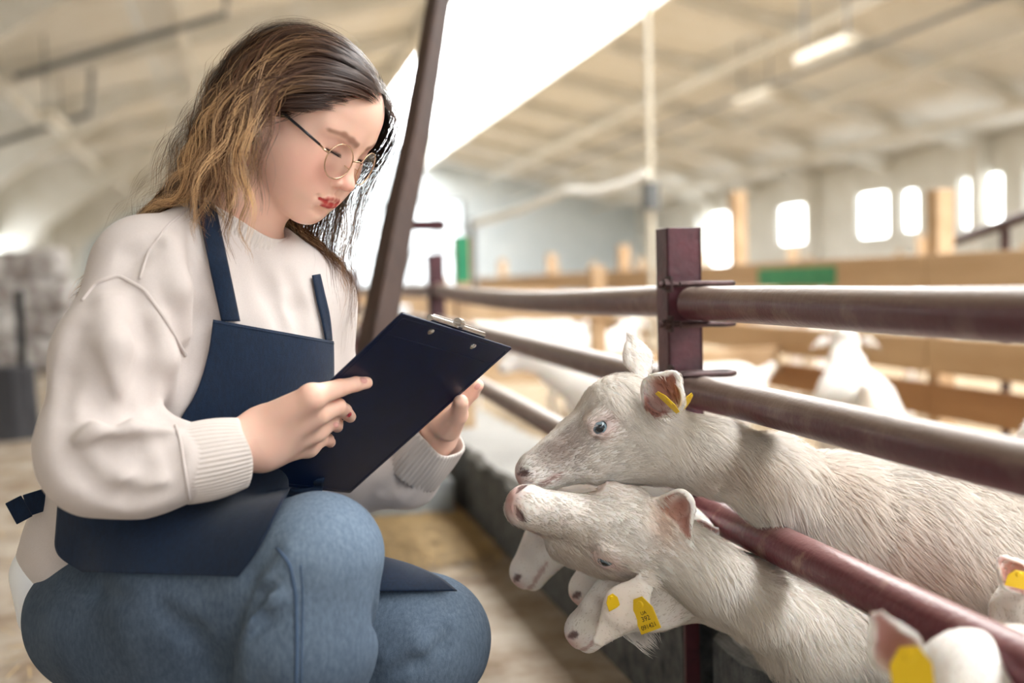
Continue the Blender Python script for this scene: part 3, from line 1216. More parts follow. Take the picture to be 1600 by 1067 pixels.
def camera_path(pts, base, off, n=40, t0=.8):
    """smooth pixel polyline dropped on the near side of a surface"""
    p = np.array(pts, float)
    s = np.r_[0, np.cumsum(np.linalg.norm(np.diff(p, axis=0), axis=1))]
    t = np.linspace(0, s[-1], n)
    q = np.stack([np.interp(t, s, p[:, i]) for i in (0, 1)], 1)
    for _ in range(3):
        q[1:-1] = (q[:-2] + 2 * q[1:-1] + q[2:]) / 4
    o = np.array([0, 0, CAM_H])
    D_ = np.array([_n(W(x, y, 1.0) - o) for x, y in q])
    h, ok = sdf_cast(base, o, D_, off=off, t0=t0)
    return h[ok]


def seam(name, pts, base, off, r, m, parent, n=40):
    h = camera_path(pts, base, off, n)
    mb = MB().tube([tuple(x) for x in h], r, 6)
    return pchild(name, mb.mesh(name), m, parent)


seam('shoulder_seam', [(128, 470), (150, 442), (185, 430), (225, 452), (258, 498), (290, 556)], sweat_p, .0004, .0022, M_KNIT, sweat, 60)
seam('shoulder_seam', [(300, 322), (262, 352), (232, 392), (218, 436)], sweat_p, .0002, .0016, M_KNIT, sweat, 40)
seam('cuff_seam', [(274, 664), (282, 690), (288, 730), (296, 782)], sweat_p, .0004, .0016, M_KNIT, sweat, 30)


def rib_tube(name, a, b, ra, rb, ribs, parent, bulge=.003, depth=.0011, tiltdir=None, wall=.0035, nseg=14, squash=(None, 1.0), flare=0.0):
    """ribbed knitted tube (cuff, collar) with thickness"""
    a = np.asarray(a); b = np.asarray(b)
    t = _n(b - a)
    h = _n(np.cross(t, np.array([0, 0, 1.0]) if abs(t[2]) < .9 else np.array([1.0, 0, 0])))
    g = np.cross(t, h)
    n = ribs * 4
    prof = [(0, -wall * .6)] + [(i / nseg, 0) for i in range(nseg + 1)] + [(1.015, -wall * .5), (1.0, -wall), (.6, -wall * 1.2), (.1, -wall * 1.2)]
    vs = []
    for (v, dr) in prof:
        for k in range(n):
            an = 2 * math.pi * k / n
            r = ra + (rb - ra) * v + bulge * math.sin(math.pi * min(v, 1)) + dr + (depth * math.cos(an * ribs) if dr > -.001 else 0)
            r += .0012 * math.sin(an * 5 + v * 3) + flare * (v ** 3)
            off = h * math.cos(an) + g * math.sin(an)
            if squash[0] is not None:
                off = off + squash[0] * (off @ squash[0]) * (squash[1] - 1)
            vs.append(a + (b - a) * v + off * r + t * .002 * math.sin(an * 3 + 1) * v)
    fs = []
    for i in range(len(prof) - 1):
        for k in range(n):
            k2 = (k + 1) % n
            fs.append((i * n + k, i * n + k2, (i + 1) * n + k2, (i + 1) * n + k))
    me = mesh_from(name, vs, np.array(fs))
    bm = bmesh.new(); bm.from_mesh(me); bmesh.ops.recalc_face_normals(bm, faces=bm.faces); bm.to_mesh(me); bm.free()
    return pchild(name, me, M_RIBKNIT, parent)


rib_tube('cuff', W(284, 725, 1.262), W(378, 708, 1.292), .0435, .0385, 52, sweat)
rib_tube('cuff', W(648, 729, 1.622), W(688, 680, 1.585), .0440, .0360, 44, sweat, flare=.002)
rib_tube('collar', COLLAR_C - NECK_N * .012, COLLAR_C + NECK_N * .016, .0715, .0610, 74, sweat, bulge=.003)

# ---- jeans
jeans_p = []
jeans_p += chain([X(165, 962, 1.45, 106), X(300, 942, 1.35, 122), X(497, 868, 1.262, 92)], .04, kin=.04)
jeans_p += chain([X(500, 866, 1.26, 90), X(474, 1000, 1.27, 104), X(440, 1250, 1.33, 95), X(425, 1400, 1.36, 80)], .03, kin=.04)
jeans_p += [ell(W(180, 955, 1.47), (.100, .11, .082), .05), cone(W(185, 955, 1.52), W(200, 955, 1.40), .07, .08, .05)]
jeans_p += chain([X(240, 1000, 1.40, 105), X(330, 1080, 1.36, 120), X(430, 1100, 1.33, 110)], .05)
jeans_p += chain([X(200, 950, 1.55, 95), X(430, 960, 1.56, 105), X(662, 1000, 1.50, 98)], .04, kin=.04)
jeans_p += chain([X(660, 1003, 1.50, 97), X(540, 1130, 1.58, 85), X(350, 1240, 1.68, 62)], .03, kin=.03)
jb = list(jeans_p)


def jfold(pts, r, k, op, t0=.8):
    o = np.array([0, 0, CAM_H])
    D_ = np.array([_n(W(x, y, 1.0) - o) for x, y in pts])
    h, ok = sdf_cast(jb, o, D_, t0=t0)
    n = sdf_normal(jb, h)
    h = h + n * (-r * .45 if op == 'u' else r * .55)
    return [cone(h[i], h[i + 1], r * (.5 if i == 0 else 1), r * (.5 if i == len(pts) - 2 else 1), k, op) for i in range(len(pts) - 1)]


jeans_p += jfold([(438, 855), (400, 905), (370, 960), (350, 1030), (345, 1090)], 0.0150, 0.0124, 's')
jeans_p += jfold([(452, 870), (425, 920), (400, 975), (385, 1060)], 0.0150, 0.0136, 'u')
jeans_p += jfold([(440, 905), (410, 930), (385, 968)], 0.0100, 0.0074, 's')
jeans_p += jfold([(450, 950), (420, 968), (395, 1000)], 0.0088, 0.0074, 's')
jeans_p += jfold([(590, 900), (588, 960), (585, 1060)], 0.0125, 0.0093, 's')
jeans_p += jfold([(600, 1055), (650, 1035), (690, 1005), (700, 985)], 0.0112, 0.0112, 's')
jeans_p += jfold([(600, 1025), (655, 1005), (700, 970)], 0.0112, 0.0124, 'u')
jeans_p += jfold([(100, 905), (150, 925), (200, 930)], 0.0088, 0.0124, 's')
jeans_p += jfold([(250, 950), (300, 990), (330, 1040)], 0.0100, 0.0186, 's')
jeans_p.append(disp(lambda P: .0018 * snoise(P, 45, 11, 2)))
V, F_ = sdf_mesh(jeans_p, (-.90, .95, .0), (.15, 1.95, .52), .0046, smooth_it=2)
dk = np.array(hexc(58, 70, 86)[:3]); lt = np.array(hexc(128, 146, 166)[:3])
kn1, kn2 = W(520, 830, 1.19), W(690, 980, 1.43)
fade = .18 + .75 * np.exp(-(np.linalg.norm(V - kn1, axis=1) / .13) ** 2) + .70 * np.exp(-(np.linalg.norm(V - kn2, axis=1) / .13) ** 2)
fade = np.clip(fade + .10 * snoise(V, 60, 5, 3), 0, 1)[:, None]
jeans = pchild('jeans', mesh_from('jeans', V, F_, dk * (1 - fade) + lt * fade), M_DENIM)
seam('side_seam', [(432, 856), (452, 880), (462, 930), (464, 1000), (462, 1100)], jeans_p, .0003, .0020, M_SEAM, jeans, 50)
seam('side_seam', [(470, 882), (473, 930), (472, 1000), (470, 1100)], jeans_p, -.0004, .0012, M_SEAM, jeans, 50)

# ---- apron: sheets lying on sweatshirt and jeans
sup_p = torso_p + chain([X(120, 965, 1.45, 112), X(300, 930, 1.36, 116), X(490, 866, 1.265, 90)], .07, kin=.05)
supL_p = chain([X(200, 950, 1.55, 95), X(430, 960, 1.56, 105), X(662, 1000, 1.50, 98)], .04, kin=.04)


def resample(pts, n):
    p = np.array(pts, float)
    s = np.r_[0, np.cumsum(np.linalg.norm(np.diff(p, axis=0), axis=1))]
    t = np.linspace(0, s[-1], n)
    return np.stack([np.interp(t, s, p[:, i]) for i in range(p.shape[1])], 1)


def soften(pts):
    p = np.array(pts, float)
    for _ in range(3):
        q = np.empty((2 * len(p) - 2, 2))
        q[0::2] = p[:-1] * .75 + p[1:] * .25
        q[1::2] = p[:-1] * .25 + p[1:] * .75
        q[0], q[-1] = p[0], p[-1]
        p = q
    return p


def cloth_sheet(name, left, right, base, off, m, parent, nu=40, nv=40, thick=.0016, wrinkle=.0015, t0=.85, seed=1, hem=True, top=None):
    """sheet between two pixel polylines, dropped on the surface and given thickness"""
    A_, B_ = resample(soften(left), nv), resample(soften(right), nv)
    u = np.linspace(0, 1, nu)
    q = A_[:, None] * (1 - u)[None, :, None] + B_[:, None] * u[None, :, None]
    if top is not None:
        q = q + top(np.linspace(0, 1, nv)[:, None], u[None, :])
    q = q.reshape(-1, 2)
    o = np.array([0, 0, CAM_H])
    D_ = np.array([_n(W(x, y, 1.0) - o) for x, y in q])
    h, ok = sdf_cast(base, o, D_, off=off, t0=t0, tmax=1.75)
    h = h.reshape(nv, nu, 3)
    # heal grazing misses by relaxing distance along rays
    okg = ok.reshape(nv, nu)
    dist = np.linalg.norm(h - o, axis=2)
    for _ in range(200):
        if okg.all():
            break
        pad = np.pad(np.where(okg, dist, np.nan), 1, constant_values=np.nan)
        nb = np.stack([pad[:-2, 1:-1], pad[2:, 1:-1], pad[1:-1, :-2], pad[1:-1, 2:]])
        with np.errstate(all='ignore'):
            import warnings
            warnings.simplefilter('ignore')
            mean = np.nanmean(nb, axis=0)
        new = ~okg & ~np.isnan(mean)
        if not new.any():
            break
        dist[new] = mean[new]
        okg = okg | new
    for _ in range(2):
        pad = np.pad(dist, 1, mode='edge')
        dist = .5 * dist + .125 * (pad[:-2, 1:-1] + pad[2:, 1:-1] + pad[1:-1, :-2] + pad[1:-1, 2:])
    h = o + D_.reshape(nv, nu, 3) * dist[..., None]
    P_ = h.reshape(-1, 3)
    toc = -D_
    P_ = P_ + toc * (wrinkle * (1 + snoise(P_, 60, seed, 2)))[:, None]
    idx = np.arange(nu * nv).reshape(nv, nu)
    F2 = np.stack([idx[:-1, :-1], idx[:-1, 1:], idx[1:, 1:], idx[1:, :-1]], -1).reshape(-1, 4)
    me = mesh_from(name, P_, F2)
    ob = pchild(name, me, m, parent)
    sm = ob.modifiers.new('thickness', 'SOLIDIFY')
    sm.thickness = thick
    sm.offset = 0
    return ob, P_.reshape(nv, nu, 3)


apron = pchild('apron', mesh_from('apron', [(0, 0, 0)], []), None)
bpy.data.objects.remove(apron)
bib, g = cloth_sheet('apron_bib', [(333, 499), (327, 550), (308, 615), (280, 655), (255, 720), (240, 770)],
                     [(521, 533), (522, 580), (520, 640), (515, 700), (505, 760), (500, 790)], torso_p, .006, M_NAVY, None, 60, 70, seed=2)
apron = bib
apron.name = 'apron'
for j in (0,):
    mb = MB().tube([tuple(x) for x in g[1]], .0016, 5)
    pchild('bib_hem', mb.mesh('bib_hem'), M_NAVY, apron)
st1, _ = cloth_sheet('strap', [(306, 315), (316, 360), (330, 430), (346, 502)], [(336, 318), (345, 360), (358, 420), (375, 502)], sweat_p, .004, M_NAVY, apron, 10, 50, thick=.002, wrinkle=.0004)
st2, _ = cloth_sheet('strap', [(488, 430), (495, 470), (503, 500), (509, 532)], [(500, 428), (508, 462), (516, 495), (519, 532)], sweat_p, .005, M_NAVY, apron, 6, 30, thick=.002, wrinkle=.0004)
sk, _ = cloth_sheet('skirt', [(150, 700), (92, 762), (88, 820), (84, 868), (128, 893)], [(470, 690), (468, 745), (446, 772), (404, 862), (372, 901)],
                    sup_p, .010, M_NAVY, apron, 90, 70, wrinkle=.0025, seed=4)
sk2, _ = cloth_sheet('skirt', [(410, 842), (425, 872), (440, 905), (455, 925)], [(592, 868), (640, 880), (690, 902), (714, 923)], supL_p, .012, M_NAVY, apron, 40, 40, wrinkle=.002, seed=6, t0=1.2)
mb = MB()
mb.beam(tuple(W(78, 778, 1.40)), tuple(W(40, 790, 1.38)), .004, .027, up=tuple(_n(np.array([.1, .2, 1]))))
mb.beam(tuple(W(42, 790, 1.38)), tuple(W(17, 803, 1.37)), .004, .029, up=tuple(_n(np.array([.05, .2, 1]))))
pchild('apron_tie', mb.mesh('apron_tie', .001), M_NAVY, apron)

# white tee hem showing under the sweatshirt
tee_p = [cone(W(62, 900, 1.45), W(66, 960, 1.46), .034, .026, .02), cone(W(90, 890, 1.46), W(85, 955, 1.47), .05, .04, .02)]
V, F_ = sdf_mesh(tee_p, W(0, 1010, 1.40) - .1, W(160, 830, 1.55) + .1, .004)
pchild('tee_hem', mesh_from('tee_hem', V, F_), M_TEE)

# shoes, below the picture but on the floor
M_SHOE = mat('white_sneaker', hexc(225, 222, 216), 0.6)
for (ankle, yaw, tilt) in ((W(425, 1400, 1.36), -.35, 0), (W(350, 1240, 1.68), -.2, .5)):
    fw = np.array([math.cos(yaw), math.sin(yaw), 0])
    a0 = np.array([ankle[0], ankle[1], 0])
    lift = .10 if tilt else 0.0
    heel = a0 - fw * .05 + np.array([0, 0, .038 + lift])
    toe = a0 + fw * .15 + np.array([0, 0, .036])
    sp = [cone(heel, toe, .038, .034, .01), cone(heel + np.array([0, 0, .05]), a0 + fw * .06 + np.array([0, 0, .055 + lift * .6]), .036, .034, .02),
          half((0, 0, 0.002), (0, 0, -1))]
    V, F_ = sdf_mesh(sp, np.minimum(heel, toe) - .1, np.maximum(heel, toe) + .15, .006)
    pchild('shoe', mesh_from('shoe', V, F_), M_SHOE)

# ------------------------------------------------------------------ hair
def grow_hair():
    rng = np.random.default_rng(21)
    col_p = body_p[:60]
    SCALP_C, SCALP_R = np.array([-.004, 0, .024]), np.array([.081, .069, .069])
    SCALP_C2, SCALP_R2 = np.array([.028, 0, .034]), np.array([.053, .057, .050])

    def haired(q):
        x, y, z = q[:, 0], q[:, 1], q[:, 2]
        line = np.where(x > 0, -.012 + x / .070 * .077 - .010 * (np.abs(y) > .035) * sstep(.03, .06, np.abs(y)), -.012 + x * .62)
        return z > line
    # cap that keeps the scalp covered
    cap_p = [ell(SCALP_C, SCALP_R + .004, .02), ell(SCALP_C2, SCALP_R2 + .003, .03)]
    cv, cf = sdf_mesh(cap_p, (-.13, -.10, -.08), (.11, .10, .14), .004)
    ok = haired(cv + np.array([.004, 0, -.016]))
    cf = cf[ok[cf].all(1)]
    cap_w = (cv * HEAD_S) @ HEAD_R.T + HEAD_C

    # clump roots
    d = rng.normal(size=(5200, 3))
    d /= np.linalg.norm(d, axis=1, keepdims=True)
    roots = SCALP_C + d * SCALP_R
    # move frontal roots on to the forehead form
    dd = sdf_eval(cap_p, roots)
    for _ in range(4):
        roots = roots - sdf_normal(cap_p, roots) * (sdf_eval(cap_p, roots) + .001)[:, None]
    roots = roots[haired(roots)]
    NC = 620
    guides = roots[:NC]
    PART_Y = .012

    def simulate(R0, length, S=26, seed=0):
        """R0 local roots -> world paths"""
        n = len(R0)
        side = np.where(R0[:, 1] > PART_Y, 1.0, -1.0)
        back = sstep(.03, -.05, R0[:, 0])
        nrm = sdf_normal(cap_p, R0)
        flow = np.stack([-np.ones(n) * (.50 + .35 * (side < 0)), side * (.85 - .35 * back), -.35 - .35 * back], 1)
        far_front = (side > 0) & (R0[:, 0] > .02)
        flow[far_front] = np.array([.10, .9, -.45])
        flow = flow - nrm * (flow * nrm).sum(1, keepdims=True)
        v = flow / np.linalg.norm(flow, axis=1, keepdims=True)
        v = (v + nrm * .30) @ HEAD_R.T
        v /= np.linalg.norm(v, axis=1, keepdims=True)
        p = (R0 * HEAD_S) @ HEAD_R.T + HEAD_C
        lift = rng.uniform(.003, .009, n)
        g = np.zeros((n, 3))
        g[:, 2] = -1
        near = side < 0
        g[near] += np.array([-.16, -.05, 0]) + back[near, None] * np.array([-.50, .16, .0])
        g[~near] += np.array([-.16, -.05, 0]) + back[~near, None] * np.array([-.55, .0, .0])
        g += rng.normal(size=(n, 3)) * np.array([.12, .08, .03])
        g /= np.linalg.norm(g, axis=1, keepdims=True)
        step = (length / (S - 1))[:, None]
        path = np.empty((n, S, 3))
        path[:, 0] = p
        s = np.zeros(n)
        for i in range(1, S):
            lp = ((p - HEAD_C) @ HEAD_R) / HEAD_S
            nn = sdf_normal(cap_p, lp)
            fl = np.stack([-np.ones(n) * (.50 + .30 * (side < 0) - .3 * back), side * (.45 - .3 * back), -.60 - .5 * back], 1)
            fl[far_front] = np.array([-.25, .40, -.9])
            fl = fl - nn * (fl * nn).sum(1, keepdims=True)
            fl /= np.linalg.norm(fl, axis=1, keepdims=True) + 1e-9
            fl = fl @ HEAD_R.T
            w = (sstep(.06, .17, s) * .9 + .05)[:, None]
            tgt = fl * (1 - w) + g * w
            v = v * .62 + tgt * .38
            v /= np.linalg.norm(v, axis=1, keepdims=True)
            p = p + v * step
            # keep outside head, neck and shoulders
            lp = ((p - HEAD_C) @ HEAD_R) / HEAD_S
            dh = np.minimum(sdf_eval(cap_p, lp), 9)
            m = dh < lift * .6
            if m.any():
                p[m] += (sdf_normal(cap_p, lp[m]) @ HEAD_R.T) * (lift[m] * .6 - dh[m])[:, None]
            far = s > .06
            if far.any():
                db = sdf_eval(hair_hit, p)
                m = far & (db < lift * .8)
                if m.any():
                    p[m] += sdf_normal(hair_hit, p[m], .003) * np.clip(lift[m] * .8 - db[m], 0, .02)[:, None]
            path[:, i] = p
            s = s + step[:, 0]
        return path

    hair_hit = list(body_p[:58]) + torso_p + sleeveR[:2]
    def lengths(R0):
        side = R0[:, 1] > PART_Y
        back = sstep(.03, -.05, R0[:, 0])
        return np.where(side, .37, .325 + .06 * back) * rng.uniform(.82, 1.10, len(R0))
    GL = lengths(guides)
    GP = simulate(guides, GL)
    S = GP.shape[1]
    # waves, coherent inside a clump
    t = np.linspace(0, 1, S)
    arc = t[None] * GL[:, None]
    tang = np.gradient(GP, axis=1)
    tang /= np.linalg.norm(tang, axis=2, keepdims=True)
    view = np.array([0, 1.0, 0])
    sd = np.cross(tang, view)
    sd /= np.linalg.norm(sd, axis=2, keepdims=True) + 1e-9
    ph = rng.uniform(0, 6.28, (NC, 1))
    amp = rng.uniform(.004, .0115, (NC, 1)) * sstep(.08, .22, arc) * np.where((guides[:, 1] > PART_Y) & (guides[:, 0] > .0), .35, 1.0)[:, None]
    GP = GP + sd * (amp * np.sin(arc / rng.uniform(.075, .115, (NC, 1)) * 6.28 + ph))[..., None]
    GP = GP + np.array([0, 1.0, 0]) * (amp * .8 * np.cos(arc / .095 * 6.28 + ph))[..., None]
    paths, c0, c1, wd = [], [], [], []
    PER = 15
    for k in range(PER):
        off = rng.normal(size=(NC, 3)) * .0036
        tip = rng.normal(size=(NC, 3)) * .0024
        w = (1 - t)[None, :, None]
        bulge = (.55 + .6 * np.sin(math.pi * t))[None, :, None]
        q = GP + off[:, None] * bulge + tip[:, None] * (1 - w)
        cut = rng.uniform(.86, 1.0, NC)
        tt = t[None] * cut[:, None] * (S - 1)
        i0 = np.clip(tt.astype(int), 0, S - 2)
        fr = (tt - i0)[..., None]
        ii = np.arange(NC)[:, None]
        q = q[ii, i0] * (1 - fr) + q[ii, i0 + 1] * fr
        paths.append(q)
    paths = np.concatenate(paths)
    nfly = 170
    fl = paths[rng.integers(0, len(paths), nfly)].copy()
    fl += (rng.normal(size=(nfly, 1, 3)) * np.array([.022, .012, .016])) * (t ** 1.3)[None, :, None]
    fl += np.cumsum(rng.normal(size=fl.shape) * .0006, axis=1)
    # fine wisps along the hairline that soften its edge
    wz = paths[:len(guides)][(guides[:, 0] > .012) & (guides[:, 1] < PART_Y + .03)]
    wz = wz[rng.integers(0, len(wz), 130)].copy()
    wz += rng.normal(size=(130, 1, 3)) * .0030 + (rng.normal(size=(130, 1, 3)) * np.array([.010, .006, .012]) + np.array([.010, -.006, -.016])) * (np.sin(math.pi * np.minimum(t * 1.6, 1)))[None, :, None]
    fl = np.concatenate([fl, wz])
    nfly = len(fl)
    allp = np.concatenate([paths, fl])
    N_ = len(allp)
    # keep every strand outside the face and clothes
    flat = allp.reshape(-1, 3)
    for _ in range(2):
        d_ = sdf_eval(hair_hit, flat)
        m = d_ < .0015
        if m.any():
            flat[m] += sdf_normal(hair_hit, flat[m], .002) * np.clip(.0015 - d_[m], 0, .02)[:, None]
    allp = flat.reshape(N_, S, 3)
    dark = np.array(hexc(58, 40, 34)[:3])
    mid = np.array(hexc(98, 66, 46)[:3])
    gold = np.array(hexc(214, 172, 124)[:3])
    cl = np.concatenate([np.tile(rng.uniform(0, 1, NC), PER), rng.uniform(0, 1, nfly)])
    jit = np.clip(cl * .75 + rng.uniform(0, .25, N_), 0, 1)[:, None]
    root = dark * (1 - jit * .45) + mid * jit * .45
    jt = sstep(.35, .85, jit)
    tipc = mid * (1 - jt) + gold * jt
    outw = allp[:, 6] - HEAD_C
    wdir = None
    wdir = outw / np.linalg.norm(outw, axis=1, keepdims=True)
    wdt = np.concatenate([np.full(NC * PER, .00125), np.full(nfly, .00045)]) * rng.uniform(.7, 1.25, N_)
    me = strands_mesh('hair', allp, wdt, root, tipc, width_dir=wdir, root_taper=True)
    # colour ramp: dark for the first third, then golden
    ca = me.color_attributes['col']
    tr_ = sstep(.26, .72, t)
    C = root[:, None] + (tipc - root)[:, None] * tr_[None, :, None]
    C = np.repeat(C[:, :, None], 2, 2).reshape(-1, 3)
    buf = np.ones((len(C), 4), dtype=np.float32)
    buf[:, :3] = C
    ca.data.foreach_set('color', buf.ravel())
    M_HAIR = mat('brown_hair_with_golden_ends', hexc(90, 62, 46), 0.42, attr='col', spec=0.35)
    h = pchild('hair', me, M_HAIR)
    M_CAP = mat('dark_brown_underhair', hexc(58, 40, 33), 0.5)
    pchild('hair_roots', mesh_from('hair_roots', cap_w, cf), M_CAP, h)
    return h


hair = grow_hair()

# ------------------------------------------------------------------ glasses
M_GOLD = mat('pale_gold_wire', hexc(208, 178, 150), 0.25, metal=1.0)
M_TEMPLE = mat('black_temple_arm', hexc(24, 26, 34), 0.3)
M_LENS = bpy.data.materials.new('clear_lens')
M_LENS.use_nodes = True
_nt = M_LENS.node_tree
_nt.nodes.clear()
_o = _nt.nodes.new('ShaderNodeOutputMaterial')
_mx = _nt.nodes.new('ShaderNodeMixShader')
_tr = _nt.nodes.new('ShaderNodeBsdfTransparent')
_tr.inputs['Color'].default_value = (.97, .985, .99, 1)
_gl = _nt.nodes.new('ShaderNodeBsdfGlossy')
_gl.inputs['Roughness'].default_value = .03
_fr = _nt.nodes.new('ShaderNodeFresnel')
_fr.inputs['IOR'].default_value = 1.22
_nt.links.new(_fr.outputs[0], _mx.inputs[0])
_nt.links.new(_tr.outputs[0], _mx.inputs[1])
_nt.links.new(_gl.outputs[0], _mx.inputs[2])
_nt.links.new(_mx.outputs[0], _o.inputs['Surface'])


def hmesh(mb, name, m, parent, bevel=0):
    """mesh written in head coordinates"""
    me = mb.mesh(name, bevel)
    co = np.empty(len(me.vertices) * 3, dtype=np.float32)
    me.vertices.foreach_get('co', co)
    co = (co.reshape(-1, 3) * HEAD_S) @ HEAD_R.T + HEAD_C
    me.vertices.foreach_set('co', co.astype(np.float32).ravel())
    me.update()
    return pchild(name, me, m, parent)


glasses = None
LZ = -.0105
for s in (-1, 1):
    c = Vector((.0890, .0315 * s, LZ))
    ux = Vector((-.20 * 1, s * 1.0, 0)).normalized()      # rims wrap slightly round the face
    uz = Vector((-.16, 0, 1)).normalized()
    pts = []
    for k in range(41):
        a = 2 * math.pi * k / 40
        pts.append(c + ux * (math.cos(a) * .0225) + uz * (math.sin(a) * .0220))
    rim = hmesh(MB().tube(pts, .00085, 8, cap=False), 'glasses' if glasses is None else 'rim', M_GOLD, glasses)
    if glasses is None:
        glasses = rim
    nn = ux.cross(uz)
    n = 40
    lv = [tuple(c + ux * (math.cos(2 * math.pi * k / n) * .0220) + uz * (math.sin(2 * math.pi * k / n) * .0215)) for k in range(n)]
    lm = MB().add(lv, [tuple(range(n))])
    hmesh(lm, 'lens', M_LENS, glasses)
    hinge = c + ux * .0228 + uz * .006
    hmesh(MB().tube([hinge, hinge + ux * .004 + Vector((-.002, 0, 0)), Vector((.072, .0605 * s, LZ + .008))], .0014, 6), 'hinge', M_GOLD, glasses)
    hmesh(MB().tube([Vector((.072, .0605 * s, LZ + .008)), Vector((.040, .0690 * s, LZ + .011)), Vector((.0, .0745 * s, LZ + .013)), Vector((-.018, .0770 * s, LZ + .010)), Vector((-.034, .0770 * s, LZ - .012))],
                    [.0016, .0017, .0017, .0018, .0020], 8), 'temple', M_TEMPLE, glasses)
    hmesh(MB().tube([c - ux * .0205 + uz * -.004, Vector((.083, .011 * s, LZ - .004)), Vector((.0815, .0095 * s, LZ - .007))], .0006, 6), 'nose_pad_arm', M_GOLD, glasses)
    hmesh(MB().tube([Vector((.0815, .0092 * s, LZ - .002)), Vector((.0815, .0092 * s, LZ - .006)), Vector((.0815, .0096 * s, LZ - .011))], [.0006, .0022, .0010], 8), 'nose_pad', M_GOLD, glasses)
hmesh(MB().tube([Vector((.0925, -.0100, LZ + .006)), Vector((.0950, -.005, LZ + .0085)), Vector((.0958, 0, LZ + .009)), Vector((.0950, .005, LZ + .0085)), Vector((.0925, .0100, LZ + .006))], .0010, 8), 'bridge', M_GOLD, glasses)

# eyelashes
M_LASH = mat('dark_lash', hexc(40, 28, 26), 0.6)
for s in (-1, 1):
    rl = []
    for k in range(26):
        u = k / 25
        a = np.array([.0772 - .0045 * u, (.0200 + .0235 * u) * s, -.0068 + .0014 * u])
        base = HEAD_R @ (a * HEAD_S) + HEAD_C
        base = sdf_project(body_p[:45], base[None], .0, 4)[0]
        d = HEAD_R @ _n((.80, (.55 * (u - .35)) * s, -.45 + .25 * u))
        c = HEAD_R @ np.array([.1, 0, .8])
        L = .0062 + .0022 * math.sin(u * 3.0)
        rl.append([base + d * L * t + c * L * .35 * t * t for t in (0, .35, .7, 1.0)])
    pchild('eyelashes', strands_mesh('eyelashes', np.array(rl), .00055, hexc(40, 28, 26)), M_LASH, body)

# earring
M_SILVER = mat('silver', hexc(215, 215, 220), 0.2, metal=1.0)
er = sdf_mesh([sph(hw(.0035, -.0790, -.038), .0024), cone(hw(.003, -.0790, -.041), hw(.004, -.0790, -.050), .0007, .0012, .001)], hw(.003, -.079, -.045) - .02, hw(.003, -.079, -.045) + .02, .0007)
pchild('earring', mesh_from('earring', *er), M_SILVER)

# ------------------------------------------------------------------ clipboard
M_BOARD = mat('glossy_navy_vinyl', hexc(0, 16, 46), 0.36, col2=hexc(0, 20, 56), scale=30, spec=0.3, bump=0.02, bump_scale=900)
M_PAPER = mat('white_paper', hexc(240, 240, 236), 0.8)
M_STEEL = mat('bright_steel', hexc(200, 196, 194), 0.22, metal=1.0)
CBM = Matrix(((CB_X[0], CB_Y[0], CB_N[0], CB_C[0]), (CB_X[1], CB_Y[1], CB_N[1], CB_C[1]), (CB_X[2], CB_Y[2], CB_N[2], CB_C[2]), (0, 0, 0, 1)))
board = thing('clipboard', 'navy blue clipboard with a steel clip held in both hands', 'clipboard')
board.matrix_world = CBM
hx, hy = CB_W / 2, CB_H / 2


def rounded(hx, hy, r, n=5):
    out = []
    for cx, cy, a0 in ((hx - r, hy - r, 0), (-hx + r, hy - r, 90), (-hx + r, -hy + r, 180), (hx - r, -hy + r, 270)):
        for k in range(n + 1):
            a = math.radians(a0 + 90 * k / n)
            out.append((cx + r * math.cos(a), cy + r * math.sin(a)))
    return out


MB().prism([(x, y, -.0014) for x, y in rounded(hx, hy, .003)], (0, 0, 0), (0, 0, .0028)).build('board', M_BOARD, board, bevel=.0007)
wb = MB()
ring = rounded(hx - .006, hy - .006, .004)
wb.tube([(x, y, -.0014) for x, y in ring + ring[:1]], .00055, 6, cap=False)
wb.build('weld_line', M_BOARD, board, smooth=True)
MB().tube([(-hx + .006, hy - .034, -.0014), (hx - .006, hy - .034, -.0014)], .0005, 6).build('weld_line', M_BOARD, board, smooth=True)
for i in range(3):
    z0 = .0016 + i * .0002
    MB().box((-hx + .006 + i * .0015, -hy + .006, z0), (hx - .002 - i * .001, hy - .012, z0 + .00012)).build('paper_sheet', M_PAPER, board)
cl = MB().prism([(-.052, hy - .030, .002), (.052, hy - .030, .002), (.052, hy - .004, .006), (.046, hy + .002, .013), (-.046, hy + .002, .013), (-.052, hy - .004, .006)], (0, 0, 0), (0, 0, .0018))
clip = cl.build('clip', M_STEEL, board, bevel=.0006)
MB().tube([(-.055, hy - .001, .008), (.055, hy - .001, .008)], .0042, 12).build('clip_spring', M_STEEL, clip, smooth=True)
MB().tube([(-.004, hy + .003, .010), (.004, hy + .003, .010)], .0065, 14).build('clip_knob', M_STEEL, clip, smooth=True)
for px_, py_ in ((673, 518), (739, 541)):
    q = cbray(px_, py_, -.0014)
    u, v = (q - CB_C) @ CB_X, (q - CB_C) @ CB_Y
    MB().tube([(u, v, -.0012), (u, v, -.0022), (u, v, -.0030)], [.0046, .0044, .0022], 16).build('rivet', M_STEEL, board, smooth=True)

